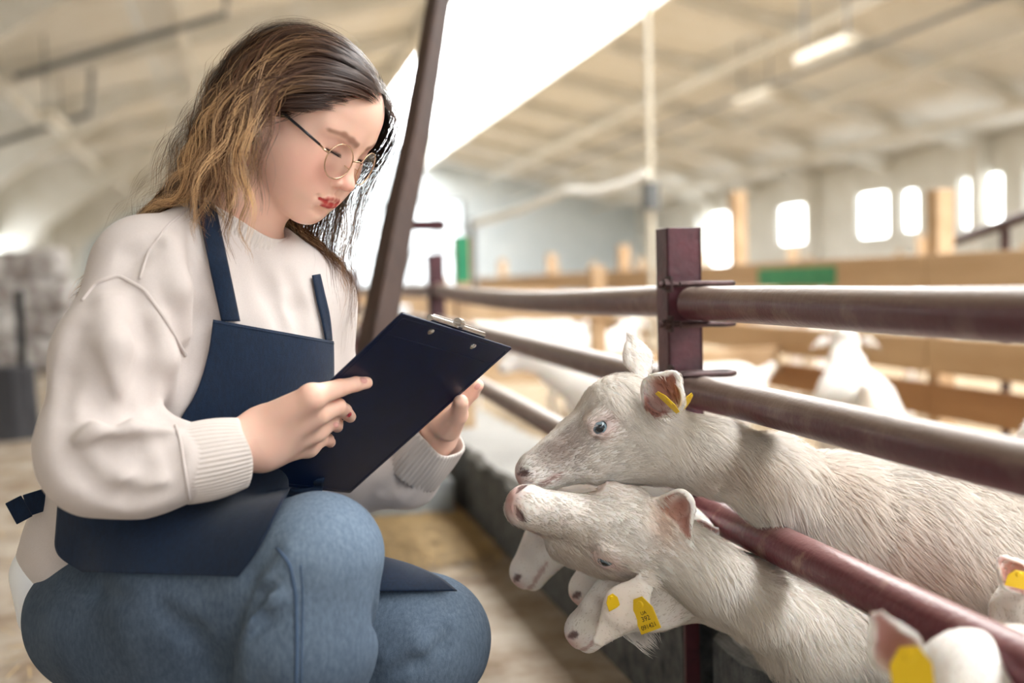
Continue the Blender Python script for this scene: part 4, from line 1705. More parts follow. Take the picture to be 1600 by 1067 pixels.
# ------------------------------------------------------------------ goats
def fur_material(name, col):
    m = bpy.data.materials.new(name)
    m.use_nodes = True
    nt = m.node_tree
    b = nt.nodes['Principled BSDF']
    b.inputs['Roughness'].default_value = .6
    b.inputs['Specular IOR Level'].default_value = .3
    a = nt.nodes.new('ShaderNodeAttribute')
    a.attribute_name = 'col'
    nt.links.new(a.outputs['Color'], b.inputs['Base Color'])
    t = nt.nodes.new('ShaderNodeBsdfTranslucent')
    nt.links.new(a.outputs['Color'], t.inputs['Color'])
    mx = nt.nodes.new('ShaderNodeMixShader')
    mx.inputs[0].default_value = .35
    out = nt.nodes['Material Output']
    nt.links.new(b.outputs[0], mx.inputs[1])
    nt.links.new(t.outputs[0], mx.inputs[2])
    nt.links.new(mx.outputs[0], out.inputs['Surface'])
    return m


M_FUR = fur_material('white_goat_hair', None)
M_HIDE = mat('goat_hide', hexc(236, 228, 220), 0.75, attr='col', sss=.15, spec=.25)
M_EYE = mat('goat_eye', hexc(30, 40, 52), 0.06, attr='col', coat=.6)
M_TAG = mat('yellow_ear_tag', hexc(236, 196, 24), 0.45)
M_TAGINK = mat('black_tag_ink', hexc(50, 42, 18), 0.6)
M_HOOF = mat('goat_hoof', hexc(70, 60, 52), 0.6)
WHITE = np.array(hexc(242, 238, 233)[:3])


def goat_head():
    p = []
    p.append(ell((-.036, 0, -.022), (.054, .043, .048), .02))                    # skull
    p.append(cone((-.020, 0, -.012), (.092, 0, -.001), .042, .0250, .02, n=(0, 1, 0), s=.84))   # face
    p.append(ell((-.034, 0, .006), (.036, .034, .026), .02))                     # forehead
    p.append(cone((-.015, 0, -.060), (.098, 0, -.012), .029, .0150, .025, n=(0, 1, 0), s=.85))     # lower jaw
    for s in (-1, 1):
        p.append(ell((.002, .022 * s, -.048), (.050, .018, .036), .025))         # cheek
        p.append(cone((.006, .036 * s, .010), (-.026, .038 * s, .006), .0085, .0085, .015))   # brow ridge
    p.append(ell((.105, 0, .000), (.0200, .0215, .0215), .012))                  # muzzle
    p.append(ell((.107, 0, -.019), (.0140, .0150, .0095), .006))                 # chin
    base = list(p)
    for s in (-1, 1):
        p.append(ell((.002, .0450 * s, .000), (.0120, .008, .0095), .004, 's'))  # socket
        m = sdf_project(base, np.array([(.1215, .0020 * s, -.0105), (.1160, .0140 * s, -.0115), (.1030, .0200 * s, -.0130), (.0900, .0230 * s, -.0155), (.0760, .0260 * s, -.0180)]), .0004)
        for i in range(4):
            p.append(cone(m[i], m[i + 1], .0013, .0013, .0026, 's'))             # mouth
        nz = sdf_project(base, np.array([(.1200, .0085 * s, .0125), (.1130, .0165 * s, .0110), (.1080, .0190 * s, .0080)]), .0)
        p.append(cone(nz[0], nz[1], .0016, .0022, .003, 's'))                    # nostril
        p.append(cone(nz[1], nz[2], .0022, .0012, .003, 's'))
        MOUTH[s], NOSTRIL[s] = m, nz
    ph_ = sdf_project(base, np.array([(.125, 0, .010), (.125, 0, -.008)]), .0002)
    p.append(cone(ph_[0], ph_[1], .0010, .0010, .002, 's'))
    for s in (-1, 1):
        for sg, hh in ((1, .0102), (-1, -.0098)):                                 # lids
            a_ = np.array([(.0150, .0405 * s, .000), (.0085, .0440 * s, hh * .85), (.0, .0455 * s, hh), (-.0080, .0440 * s, hh * .8), (-.0130, .0420 * s, .000)])
            for i in range(4):
                p.append(cone(a_[i], a_[i + 1], .0022, .0022, .003))
    return p


MOUTH, NOSTRIL = {}, {}


def ear_prims(base, mid, tip, face, w, thick=.30, cup=.006):
    """leaf-shaped cupped ear; face = the side it opens to"""
    f = _n(face)
    base, mid, tip = map(np.asarray, (base, mid, tip))
    p = [cone(base, mid, w * .45, w, .008, n=f, s=thick), cone(mid, tip, w, w * .40, .012, n=f, s=thick)]
    i = lambda a, b, t: a + (b - a) * t
    o1, o2 = f * (w * thick * .50), f * (w * thick * .52)
    p += [cone(i(base, mid, .35) + o1, mid + o2, w * .40, w * .86, .002, 's', n=f, s=thick * 1.05),
          cone(mid + o2, i(mid, tip, .80) + o1, w * .86, w * .26, .002, 's', n=f, s=thick * 1.05)]
    return p


def cam_dir(p):
    return _n(np.array([0, 0, CAM_H]) - p)


def make_tag(parent, pos, right, up, w, h, lines=None, name='ear_tag'):
    """flat plastic ear tag with printed lines; right/up are world vectors"""
    r = _n(right); u = _n(up - r * (up @ r)); n = np.cross(r, u)
    M_ = Matrix(((r[0], u[0], n[0], pos[0]), (r[1], u[1], n[1], pos[1]), (r[2], u[2], n[2], pos[2]), (0, 0, 0, 1)))
    poly = [(-w * .5, -h * .5), (w * .5, -h * .5), (w * .5, h * .12), (w * .22, h * .5), (-w * .22, h * .5), (-w * .5, h * .12)]
    mb = MB().prism([(x, y, -.0006) for x, y in poly], (0, 0, 0), (0, 0, .0012))
    me = mb.mesh(name, .0005)
    o = link(name, me, M_TAG, parent)
    o.matrix_local = Matrix.Translation(-Vector(parent.location)) @ M_
    mb = MB().tube([(0, h * .30, .0004), (0, h * .30, .0022)], [w * .16, w * .12], 12)
    s = link('stud', mb.mesh('stud'), M_TAG, o)
    if lines:
        for txt, y, size in lines:
            cu = bpy.data.curves.new('print', 'FONT')
            cu.body = txt
            cu.size = size
            cu.align_x = 'CENTER'
            cu.align_y = 'CENTER'
            cu.extrude = .0001
            t = bpy.data.objects.new('tag_print', cu)
            COL.objects.link(t)
            dg = bpy.context.evaluated_depsgraph_get()
            me2 = bpy.data.meshes.new_from_object(t.evaluated_get(dg))
            bpy.data.objects.remove(t)
            me2.materials.clear()
            t = link('tag_print', me2, M_TAGINK, o)
            t.location = (0, y, .0009)
    return o


def make_goat(label, head, body, ears, legs=(), vox=.0024, fur=30000, fur_len=(.006, .016), seed=1, scale=1.0, group=None, bounds=None, muzzle_grey=.5, extra=(),
              beard=None, patches=(), fur_w=.0010, eyes=(-1, 1), name='goat'):
    """head: (origin, forward, dorsal); body: chain of (point, radius) from the nape to the rump"""
    rng = np.random.default_rng(seed)
    O, ex, ez = head
    O = np.asarray(O)
    ex = _n(ex); ez = _n(ez - ex * (ez @ ex)); ey = np.cross(ez, ex)
    R_ = np.stack([ex, ey, ez], 1)
    prims = localise(goat_head(), R_, O, scale)
    hl = lambda x, y, z: O + R_ @ (np.array([x, y, z]) * scale)
    pts = [(hl(-.030, 0, -.030), .046 * scale)] + list(body)
    if len(body) > 1:
        prims += chain(pts, .028, kin=.035)
    if len(body) > 1:
        prims.append(cone(hl(.01, 0, -.062), body[0][0], .022 * scale, body[0][1] * .75, .025))
    prims += list(extra)
    for lg in legs:
        prims += chain(lg, .03, kin=.015)
    for e in ears:
        prims += ear_prims(*e)
    allpts = np.array([q[0] for q in pts] + [hl(.13, 0, 0)] + [e[2] for e in ears] + [x[0] for lg in legs for x in lg])
    lo, hi = allpts.min(0) - .22, allpts.max(0) + .22
    if bounds is not None:
        lo, hi = np.maximum(lo, bounds[0]), np.minimum(hi, bounds[1])
    lo[2] = max(lo[2], -.01)
    V, F_ = sdf_mesh(prims, lo, hi, vox, smooth_it=1)
    L_ = ((V - O) @ R_) / scale
    col = np.tile(WHITE, (len(V), 1))

    def bl(m, c, a=1.0):
        nonlocal col
        m = (np.clip(m, 0, 1) * a)[:, None]
        col = col * (1 - m) + np.array(hexc(*c)[:3]) * m
    bl(sstep(.15, .9, snoise(V, 14, seed, 3)), (204, 184, 164), .5)
    bl(sstep(.3, .9, snoise(V, 9, seed + 5, 2)), (222, 196, 182), .5)
    onh = (np.linalg.norm(L_, axis=1) < .17)
    bl(np.exp(-(((L_ - np.array([.058, 0, .004])) / np.array([.040, .05, .030])) ** 2).sum(1)) * onh * sstep(-.5, .4, snoise(V, 90, seed, 2)), (146, 124, 114), muzzle_grey)
    bl(np.exp(-(((L_ - np.array([.120, 0, .004])) / np.array([.011, .020, .013])) ** 2).sum(1) * 1.2) * onh, (212, 152, 140), .95)
    for s in (-1, 1):
        dn_ = sdf_eval([cone(NOSTRIL[s][0], NOSTRIL[s][1], .0016, .0022), cone(NOSTRIL[s][1], NOSTRIL[s][2], .0022, .0012)], L_)
        bl(sstep(.0014, -.0008, dn_) * onh, (92, 54, 52), .85)
        bl(np.exp(-(((L_ - np.array([.002, .045 * s, 0])) / np.array([.0165, .02, .0125])) ** 2).sum(1)) * onh, (200, 152, 150), .75)
        dm = sdf_eval([cone(MOUTH[s][i], MOUTH[s][i + 1], .0008, .0008) for i in range(4)], L_)
        bl(sstep(.0018, .0002, dm) * onh, (176, 128, 122), .6)
    near_ear = np.zeros(len(V), bool)
    for e in ears:
        f = _n(e[3])
        ax = np.asarray(e[2]) - np.asarray(e[0])
        tt = ((V - e[0]) @ ax) / (ax @ ax)
        nrm_d = (V - np.where((tt < .5)[:, None], e[0], e[1])) @ f
        w = e[4]
        lat = np.linalg.norm((V - e[0]) - tt[:, None] * ax - ((V - e[0]) @ f)[:, None] * f, axis=1)
        dd = sdf_eval([cone(e[0], e[1], w * .5, w, n=f, s=.4), cone(e[1], e[2], w, w * .3, n=f, s=.4)], V)
        mask = (dd < .004) & (tt > .05)
        near_ear |= mask
        inner = sdf_eval([cone(np.asarray(e[0]) + f * w * .3, np.asarray(e[1]) + f * w * .31, w * .40, w * .80, n=f, s=.55), cone(np.asarray(e[1]) + f * w * .31, np.asarray(e[2]) + f * w * .1, w * .80, w * .2, n=f, s=.55)], V)
        bl(mask * sstep(.0015, -.002, inner), (160, 90, 78), .85)
    for (pc, pr, cc, am) in patches:
        bl(np.exp(-(((V - pc) / pr) ** 2).sum(1)), cc, am)
    ctr = np.array(body[-1][0]) if len(body) else O
    g = thing(name, label, 'goat', (float(ctr[0]), float(ctr[1]), 0.0), 0.0, group)
    inv = Matrix.Translation(-Vector(g.location))

    def gchild(nm, me, m, parent=None, smooth=True):
        o = link(nm, me, m, None, smooth)
        o.parent = parent or g
        if parent is None:
            o.location = tuple(-Vector(g.location))
        return o
    bodyo = gchild('body', mesh_from('goat_body', V, F_, col), M_HIDE)
    # eyes
    for s in eyes:
        c = hl(.002, .0388 * s, -.0002)
        out = _n(R_ @ np.array([.25, s, .05]))
        nv, nu = 14, 18
        a1 = _n(np.cross(out, ez)); a2 = np.cross(a1, out)
        vs, cs = [], []
        for i in range(nv + 1):
            th = math.pi * .62 * i / nv
            for k in range(nu):
                ph = 2 * math.pi * k / nu
                vs.append(c + (out * math.cos(th) + (a1 * math.cos(ph) + a2 * math.sin(ph)) * math.sin(th)) * .0112 * scale)
                hx_, hy_ = math.sin(th) * math.cos(ph), math.sin(th) * math.sin(ph)
                pup = (hx_ / .60) ** 2 + (hy_ / .42) ** 2 < 1
                r_ = math.sin(th)
                cs.append((.006, .010, .016) if pup else ((.20, .28, .33) if r_ < .80 else (.03, .03, .035)))
        fs = [(i * nu + k, i * nu + (k + 1) % nu, (i + 1) * nu + (k + 1) % nu, (i + 1) * nu + k) for i in range(nv) for k in range(nu)]
        gchild('eye', mesh_from('eye', vs, np.array(fs), np.array(cs)), M_EYE)
    # hair coat
    if fur:
        keep = np.ones(len(F_))
        cen = V[F_].mean(1)
        Lc = ((cen - O) @ R_) / scale
        bald = np.exp(-(((Lc - np.array([.118, 0, .004])) / np.array([.012, .022, .013])) ** 2).sum(1))
        keep *= 1 - np.clip(bald * 1.3, 0, 1)
        for s in (-1, 1):
            keep *= 1 - np.clip(1.4 * np.exp(-(((Lc - np.array([.002, .046 * s, 0])) / np.array([.014, .018, .012])) ** 2).sum(1)), 0, 1)
        q = (cen - _CM[:3, 3]) @ _CM[:3, :3]
        sx = 800 + FPX * q[:, 0] / np.maximum(-q[:, 2], .05)
        sy = 533.5 - FPX * q[:, 1] / np.maximum(-q[:, 2], .05)
        keep = keep * np.where((sx > 1780) | (sy > 1200) | (sx < 600), .08, 1.0)
        keep = keep * np.where(near_ear[F_[:, 0]], .45, 1.0) * np.where(np.linalg.norm(Lc, axis=1) < .16, 1.8, 1.0)
        P_, N_, fi = sample_surface(V, F_, fur, rng, keep)
        Lp = ((P_ - O) @ R_) / scale
        # direction: from nose to tail along the chain
        seg = np.array([x[0] for x in pts])
        flow = np.tile(-ex, (fur, 1))
        if len(pts) > 1:
            best = np.full(fur, 9.0)
            for i in range(len(seg) - 1):
                ab = seg[i + 1] - seg[i]
                h = np.clip(((P_ - seg[i]) @ ab) / (ab @ ab), 0, 1)
                dd = np.linalg.norm(P_ - seg[i] - h[:, None] * ab, axis=1) - pts[i][1]
                m = (dd < best) & (Lp[:, 0] < -.02)
                best = np.where(m, dd, best)
                flow[m] = _n(ab)
        onhead = sstep(-.14, -.03, Lp[:, 0]) * (np.linalg.norm(Lp, axis=1) < .2)
        flow = flow + np.array([0, 0, -.95]) * (1 - .7 * onhead)[:, None] + rng.normal(size=(fur, 3)) * .16
        # clumpy waves
        flow += .28 * np.stack([snoise(P_, 55, 31, 2), snoise(P_, 55, 32, 2), snoise(P_, 55, 33, 2)], 1)
        flow -= N_ * (flow * N_).sum(1, keepdims=True)
        flow /= np.linalg.norm(flow, axis=1, keepdims=True) + 1e-9
        ln = rng.uniform(fur_len[0], fur_len[1], fur) * (1 - .58 * onhead)
        isear = near_ear[F_[fi][:, 0]]
        ln = np.where(isear, ln * .30, ln)
        ln *= np.where(Lp[:, 0] > .05, .55, 1.0)
        t = np.array([0, .45, 1.0])
        path = P_[:, None] + flow[:, None] * (ln[:, None] * t)[..., None] + N_[:, None] * ((ln * (1 - .45 * onhead))[:, None] * np.array([-.02, .20, .14]))[..., None]
        path[:, 2, 2] -= ln * .12
        cell = np.floor((P_ + rng.normal(size=P_.shape) * .0016) / .0110).astype(np.int64) + 4096
        ck = (cell[:, 0] * 8192 + cell[:, 1]) * 8192 + cell[:, 2]
        _, inv_ = np.unique(ck, return_inverse=True)
        cntk = np.bincount(inv_)
        tipm = np.stack([np.bincount(inv_, path[:, 2, i]) / cntk for i in range(3)], 1)[inv_]
        cl_ = (.62 * (1 - .55 * onhead))[:, None]
        path[:, 2] += (tipm - path[:, 2]) * cl_
        path[:, 1] += (tipm - path[:, 1]) * cl_ * .25
        shade = rng.uniform(.86, 1.04, len(cntk))[inv_][:, None]
        cfur = col[F_[fi][:, 0]] * shade
        var = rng.uniform(.90, 1.05, (fur, 1))
        c0 = np.clip(cfur * var * np.array([.91, .87, .82]), 0, 1)
        c1 = np.clip(cfur * var * 1.03, 0, .95)
        me = strands_mesh('coat', path, fur_w * rng.uniform(.7, 1.3, fur), c0, c1, width_dir=N_)
        gchild('coat', me, M_FUR)
    if beard is not None:
        b0, bdir, bl_, nb = beard
        rp = b0 + rng.normal(size=(nb, 3)) * .007
        dd = _n(bdir) + rng.normal(size=(nb, 3)) * .13
        t = np.linspace(0, 1, 6)
        ln = rng.uniform(.5, 1.0, nb) * bl_
        path = rp[:, None] + dd[:, None] * (ln[:, None] * t)[..., None] + np.array([0, 0, -.012]) * (t ** 2)[None, :, None]
        path += ((b0 + _n(bdir) * bl_) - path) * (t ** 2 * .5)[None, :, None]
        gchild('beard', strands_mesh('beard', path, .0009, WHITE * .85, WHITE * .95), M_FUR)
    return g, hl, gchild


def gd(dx, dy, dz):
    """direction: dx right in the picture, dy up in the picture, dz towards the lens"""
    return np.array([dx, -dz, dy], float)


def straight_leg(top, r, foot_xy, kind):
    a = np.asarray(top)
    f = np.array([foot_xy[0], foot_xy[1], .02])
    mid = a + (f - a) * .5
    if kind == 'hind':
        mid = mid + np.array([.03, 0, .02])
    return [(a, r), (mid, .026), (f + np.array([0, 0, .05]), .018), (f, .024)]


# --- A: the goat with its chin on its neighbour, looking at the woman
OA = W(928, 659, 1.475)
gA, hlA, gcA = make_goat(
    'white goat with pricked ears resting its chin on the tilted goat, facing the woman',
    (OA, gd(-.795, -.607, .12), gd(-.607, .795, .10)),
    [X(1035, 696, 1.475, 50), X(1110, 715, 1.485, 50), X(1205, 748, 1.495, 57), X(1310, 824, 1.565, 105), X(1420, 862, 1.60, 150), X(1640, 880, 1.66, 165), X(1850, 880, 1.72, 150)],
    [(W(1018, 645, 1.435), W(1036, 616, 1.410), W(1052, 590, 1.392), gd(-.25, .10, .95), .0285, .34),
     (W(1005, 590, 1.505), W(996, 558, 1.515), W(984, 524, 1.52), gd(-.3, .15, -.9), .0185, .34)],
    legs=[straight_leg(W(1370, 960, 1.58), .055, W(1370, 960, 1.58)[:2] + np.array([0, .05]), 'fore'), straight_leg(W(1400, 960, 1.72), .055, W(1400, 960, 1.72)[:2], 'fore'),
          straight_leg(W(1850, 930, 1.66), .07, W(1880, 930, 1.66)[:2], 'hind'), straight_leg(W(1850, 930, 1.80), .07, W(1880, 930, 1.80)[:2], 'hind')],
    vox=.0031, fur=85000, fur_len=(.020, .048), seed=3, group='goats reaching through the pipe fence', muzzle_grey=.95,
    patches=[(W(1420, 900, 1.47), np.array([.08, .1, .07]), (216, 178, 164), .5), (W(1160, 745, 1.42), np.array([.07, .08, .03]), (190, 166, 142), .55), (W(1330, 760, 1.45), np.array([.05, .08, .05]), (200, 176, 154), .5)])
make_tag(gA, W(1044, 628, 1.388), gd(.70, -.70, .1), gd(.25, .2, 1.0), .036, .020)
make_tag(gA, W(1074, 626, 1.44), gd(.25, -.35, -.6), gd(.3, .6, .1), .018, .022)

# --- B: head rolled on its side, nose up
OB = W(952, 818, 1.425)
gB, hlB, gcB = make_goat(
    'white goat twisting its head sideways under the other chin, ear tag dangling',
    (OB, gd(-.92, .28, .28), gd(.30, .45, .84)),
    [X(1060, 868, 1.450, 46), X(1110, 902, 1.450, 45), X(1180, 940, 1.46, 49), X(1270, 990, 1.53, 80), X(1420, 1060, 1.60, 125), X(1600, 1100, 1.68, 140)],
    [(W(1012, 905, 1.405), W(978, 948, 1.385), W(938, 998, 1.375), gd(.15, -.30, -.95), .0260, .28),
     (W(1030, 785, 1.43), W(1062, 790, 1.415), W(1076, 836, 1.405), gd(-.6, -.1, .8), .0190, .32)],
    legs=[straight_leg(W(1400, 1130, 1.58), .05, W(1390, 1130, 1.58)[:2] + np.array([0, .06]), 'fore'), straight_leg(W(1420, 1130, 1.72), .05, W(1420, 1130, 1.72)[:2], 'fore')],
    vox=.0028, scale=1.10, fur=44000, fur_len=(.015, .036), seed=8, group='goats reaching through the pipe fence', muzzle_grey=.25,
    patches=[(W(1035, 815, 1.41), np.array([.02, .04, .03]), (218, 180, 152), .6)])
make_tag(gB, W(1007, 960, 1.365), gd(.70, .42, .5), gd(.18, 1.0, .1), .030, .042, [('UA', .002, .006), ('392', -.005, .0085), ('091421', -.0145, .0075)])
make_tag(gB, W(957, 940, 1.372), gd(.8, .3, -.3), gd(-.2, .9, .2), .016, .020)

# --- C: bearded muzzle under B's ear
OC = W(988, 888, 1.475)
gC, hlC, gcC = make_goat(
    'bearded white goat with a grey muzzle, nose low beneath the dangling tagged ear',
    (OC, gd(-.66, -.74, .15), gd(-.74, .66, .05)),
    [X(1075, 905, 1.50, 52), X(1150, 925, 1.53, 55), X(1260, 960, 1.62, 80), X(1400, 1020, 1.75, 110)],
    [(W(1050, 870, 1.53), W(1075, 850, 1.55), W(1105, 838, 1.56), gd(0, .3, .9), .018, .3)],
    vox=.0030, fur=14000, fur_len=(.012, .022), seed=13, group='goats reaching through the pipe fence', muzzle_grey=.95,
    legs=[straight_leg(W(1400, 1080, 1.72), .05, W(1400, 1080, 1.72)[:2], 'fore'), straight_leg(W(1400, 1080, 1.82), .05, W(1400, 1080, 1.82)[:2], 'fore')],
    beard=(W(965, 962, 1.475), gd(.75, -.62, 0), .060, 260))

# --- D: far muzzle above the aisle
OD = W(868, 792, 1.64)
gD, hlD, gcD = make_goat(
    'white goat behind the raised nose, muzzle pointing down at the aisle',
    (OD, gd(-.44, -.88, .15), gd(-.88, .44, .05)),
    [X(965, 800, 1.66, 52), X(1040, 840, 1.76, 58), X(1130, 880, 1.9, 80), X(1250, 900, 2.05, 110)],
    [(W(950, 770, 1.60), W(970, 760, 1.59), W(990, 765, 1.58), gd(0, .3, .9), .016, .3)],
    vox=.0036, fur=9000, fur_len=(.006, .014), seed=17, group='goats reaching through the pipe fence', muzzle_grey=.4)

# --- E: only a pink nose shows
OE = W(972, 820, 1.575)
gE, hlE, gcE = make_goat(
    'goat showing only its pink nose between two other muzzles',
    (OE, gd(-.52, -.83, .15), gd(-.83, .52, .05)),
    [X(1060, 850, 1.60, 50), X(1120, 880, 1.72, 56), X(1220, 900, 1.85, 80), X(1330, 920, 1.95, 110)],
    [(W(1062, 842, 1.56), W(1090, 832, 1.555), W(1120, 830, 1.55), gd(0, .6, .8), .017, .3)],
    vox=.0036, fur=7000, fur_len=(.006, .012), seed=19, group='goats reaching through the pipe fence', muzzle_grey=.2)

# --- F: nearest head, cut by the lower edge of the picture
OF = W(1500, 1105, 1.0)
gF, hlF, gcF = make_goat(
    'nearest goat, blurred crown and a pink ear with a big yellow tag, lower corner',
    (OF, gd(-.45, -.55, .70), gd(-.30, .85, .42)),
    [X(1590, 1090, 1.06, 95), X(1690, 1130, 1.12, 120), X(1850, 1180, 1.2, 170)],
    [(W(1430, 1055, .975), W(1400, 1015, .965), W(1372, 962, .96), gd(-.2, -.1, .97), .021, .32),
     (W(1590, 1040, 1.0), W(1640, 1010, 1.0), W(1690, 990, 1.0), gd(.2, .1, .95), .021, .3)],
    vox=.0042, fur=9000, fur_len=(.008, .016), seed=23, group='goats reaching through the pipe fence', eyes=())
make_tag(gF, W(1424, 1046, .945), gd(.9, .1, .2), gd(.1, 1, .1), .034, .040)

# --- G: at the right edge
OG = W(1614, 995, 1.27)
gG, hlG, gcG = make_goat(
    'white goat at the picture edge, one ear and a yellow tag in view',
    (OG, gd(-.35, -.80, .45), gd(-.35, .70, .6)),
    [X(1690, 985, 1.36, 90), X(1780, 1010, 1.45, 110), X(1950, 1050, 1.55, 160)],
    [(W(1606, 925, 1.26), W(1586, 900, 1.25), W(1560, 870, 1.24), gd(-.2, .2, .9), .017, .3)],
    vox=.0042, fur=8000, fur_len=(.008, .018), seed=29, group='goats reaching through the pipe fence', eyes=())
make_tag(gG, W(1590, 905, 1.23), gd(.9, -.2, .2), gd(.2, .9, .2), .022, .020)

# ------------------------------------------------------------------ things in the barn behind
M_TIMBER = mat('dark_brown_timber', hexc(74, 52, 42), 0.7, col2=hexc(52, 36, 30), scale=10, stretch=(1, 1, .15), bump=.2)
M_PINE = mat('pale_pine_board', hexc(206, 178, 144), 0.75, col2=hexc(180, 148, 112), scale=5, stretch=(1, .12, 1), detail=6, bump=.1)
M_PINE2 = mat('weathered_pine_board', hexc(178, 136, 96), 0.8, col2=hexc(150, 108, 72), scale=5, stretch=(1, .12, 1), detail=6)
M_GREEN = mat('green_paint', hexc(20, 138, 96), 0.5, col2=hexc(60, 160, 110), scale=8)
M_ZINC = mat('galvanised_sheet', hexc(168, 174, 176), 0.45, metal=.35, col2=hexc(140, 146, 150), scale=12)
M_WHITEPIPE = mat('white_plastic_hose', hexc(232, 232, 226), 0.5)
M_BAG = mat('crumpled_plastic_sack', hexc(206, 204, 202), 0.45, col2=hexc(128, 118, 114), scale=6, detail=6, mixpow=(.4, .6))
M_STUMP = mat('dark_grey_weathered_wood', hexc(66, 66, 70), 0.85, col2=hexc(42, 42, 46), scale=9, stretch=(1, 1, .2), bump=.3)
M_BEDDING = mat('straw_bedding', hexc(172, 156, 130), 0.95, col2=hexc(138, 118, 92), scale=9, detail=8, bump=.7, bump_scale=30)
M_STRAW = mat('dry_straw', hexc(196, 158, 98), 0.7, attr='col')
M_LAMP = mat('lamp_housing', hexc(206, 198, 180), 0.5)

# leaning timber
pts = [W(505, 1048, 2.20), W(545, 770, 2.30), W(590, 520, 2.45), W(622, 345, 2.60), W(650, 215, 2.72), W(670, 95, 2.85), W(690, -30, 3.0), W(735, -330, 3.4), W(800, -820, 4.1)]
tb = thing('leaning_timber', 'dark brown leaning timber prop behind the clipboard', 'timber', (pts[0][0], pts[0][1], 0))
mb = MB().tube([Vector(p) - tb.location for p in pts], [.045, .043, .041, .039, .037, .035, .034, .034, .034], 4)
mb.build('beam', M_TIMBER, tb, bevel=.006)
mb = MB().beam(Vector(W(640, 352, 2.62)) - tb.location, Vector(W(694, 352, 2.62)) - tb.location, .03, .02)
mb.build('bracket', M_MAROON, tb, bevel=.002)

# feeding tray across the aisle
tray = thing('feed_tray', 'grey sheet-metal feed tray standing across the straw aisle', 'tray', B(.45, 3.72, 0), YAW_BARN)
for nm, lo, hi in (('front_panel', (-.30, -.14, 0), (.16, -.13, .125)), ('back_panel', (-.30, .13, 0), (.16, .14, .125)), ('end_panel', (-.31, -.14, 0), (-.30, .14, .125)),
                   ('end_panel', (.16, -.14, 0), (.17, .14, .125)), ('tray_floor', (-.30, -.13, .02), (.16, .13, .03))):
    MB().box(lo, hi).build(nm, M_ZINC, tray, bevel=.003)
o = MB().add([(x, y, .085 + .012 * math.sin(x * 40 + y * 33)) for x in np.linspace(-.29, .15, 14) for y in np.linspace(-.125, .125, 9)],
             [(i * 9 + j, i * 9 + j + 1, (i + 1) * 9 + j + 1, (i + 1) * 9 + j) for i in range(13) for j in range(8)]).build('feed', M_BEDDING, tray)

# bedding inside the pens
rg = np.random.default_rng(4)
nx, ny = 60, 160
xs, ys = np.linspace(FX + .31, BXR - .4, nx), np.linspace(-1.5, 30, ny)
gx, gy = np.meshgrid(xs, ys, indexing='ij')
gz = .035 + .022 * snoise(np.stack([gx, gy, gx * 0], -1), 5, 2, 3)
idx = np.arange(nx * ny).reshape(nx, ny)
bed = link('straw_bedding', mesh_from('straw_bedding', np.stack([gx, gy, gz], -1).reshape(-1, 3), np.stack([idx[:-1, :-1], idx[1:, :-1], idx[1:, 1:], idx[:-1, 1:]], -1).reshape(-1, 4)), M_BEDDING, smooth=True)
bed.matrix_world = BARN
tag(bed, 'deep pale straw bedding covering the pen floor', 'straw', kind='stuff')

# loose straw on the aisle
n = 34000
px_ = np.concatenate([rg.uniform(-4.2, .64, n // 3), .64 - np.abs(rg.normal(0, .32, n // 3)), rg.normal(.25, .28, n - 2 * (n // 3))])
py_ = np.concatenate([rg.uniform(.6, 12, n // 3), rg.uniform(1.0, 8, n // 3), rg.normal(3.45, .22, n - 2 * (n // 3))])
dens = snoise(np.stack([px_, py_, px_ * 0], -1), 4.0, 9, 3)
k = (dens > np.where(np.arange(n) < 2 * (n // 3), .18, -.9)) & (px_ < .64)
px_, py_ = px_[k], py_[k]
n = len(px_)
an = rg.uniform(0, math.pi, n)
ln = rg.uniform(.03, .13, n)
t = np.array([-.5, -.1, .2, .5])
bend = rg.normal(0, .10, n)
q = np.stack([px_[:, None] + np.cos(an)[:, None] * ln[:, None] * t - np.sin(an)[:, None] * (bend * ln)[:, None] * t ** 2,
              py_[:, None] + np.sin(an)[:, None] * ln[:, None] * t + np.cos(an)[:, None] * (bend * ln)[:, None] * t ** 2,
              np.broadcast_to(rg.uniform(.002, .022, n)[:, None], (n, 4)) + rg.uniform(0, .010, (n, 4))], -1)
q[..., 0] = np.minimum(q[..., 0], FX)
c0 = np.array(hexc(196, 166, 116)[:3]) * rg.uniform(.45, 1.1, (n, 1))
st = link('straw', strands_mesh('straw', q, rg.uniform(.002, .0042, n), np.clip(c0, 0, 1), taper=False, width_dir=np.tile([0, 0, 1.0], (n, 1))), M_STRAW)
st.matrix_world = BARN
tag(st, 'loose golden straw scattered on the aisle floor', 'straw', kind='stuff')

# wooden pen fences
def pine_fence(bx, y0, y1, label, posts, boards, group=None, m=M_PINE):
    f = thing('board_fence', label, 'fence', B(bx, y0, 0), YAW_BARN, group)
    for y, zt in posts:
        MB().box((-.0, y - y0 - .038, 0), (.075, y - y0 + .038, zt)).build('post', M_PINE, f, bevel=.004)
    for i, (z0, z1, mm) in enumerate(boards):
        ysp = [y0] + [p[0] for p in posts if y0 < p[0] < y1] + [y1]
        for a, b in zip(ysp[:-1], ysp[1:]):
            MB().box((-.028, a - y0 + .004, z0), (0, b - y0 - .004, z1)).build('board', mm, f, bevel=.003)
    return f


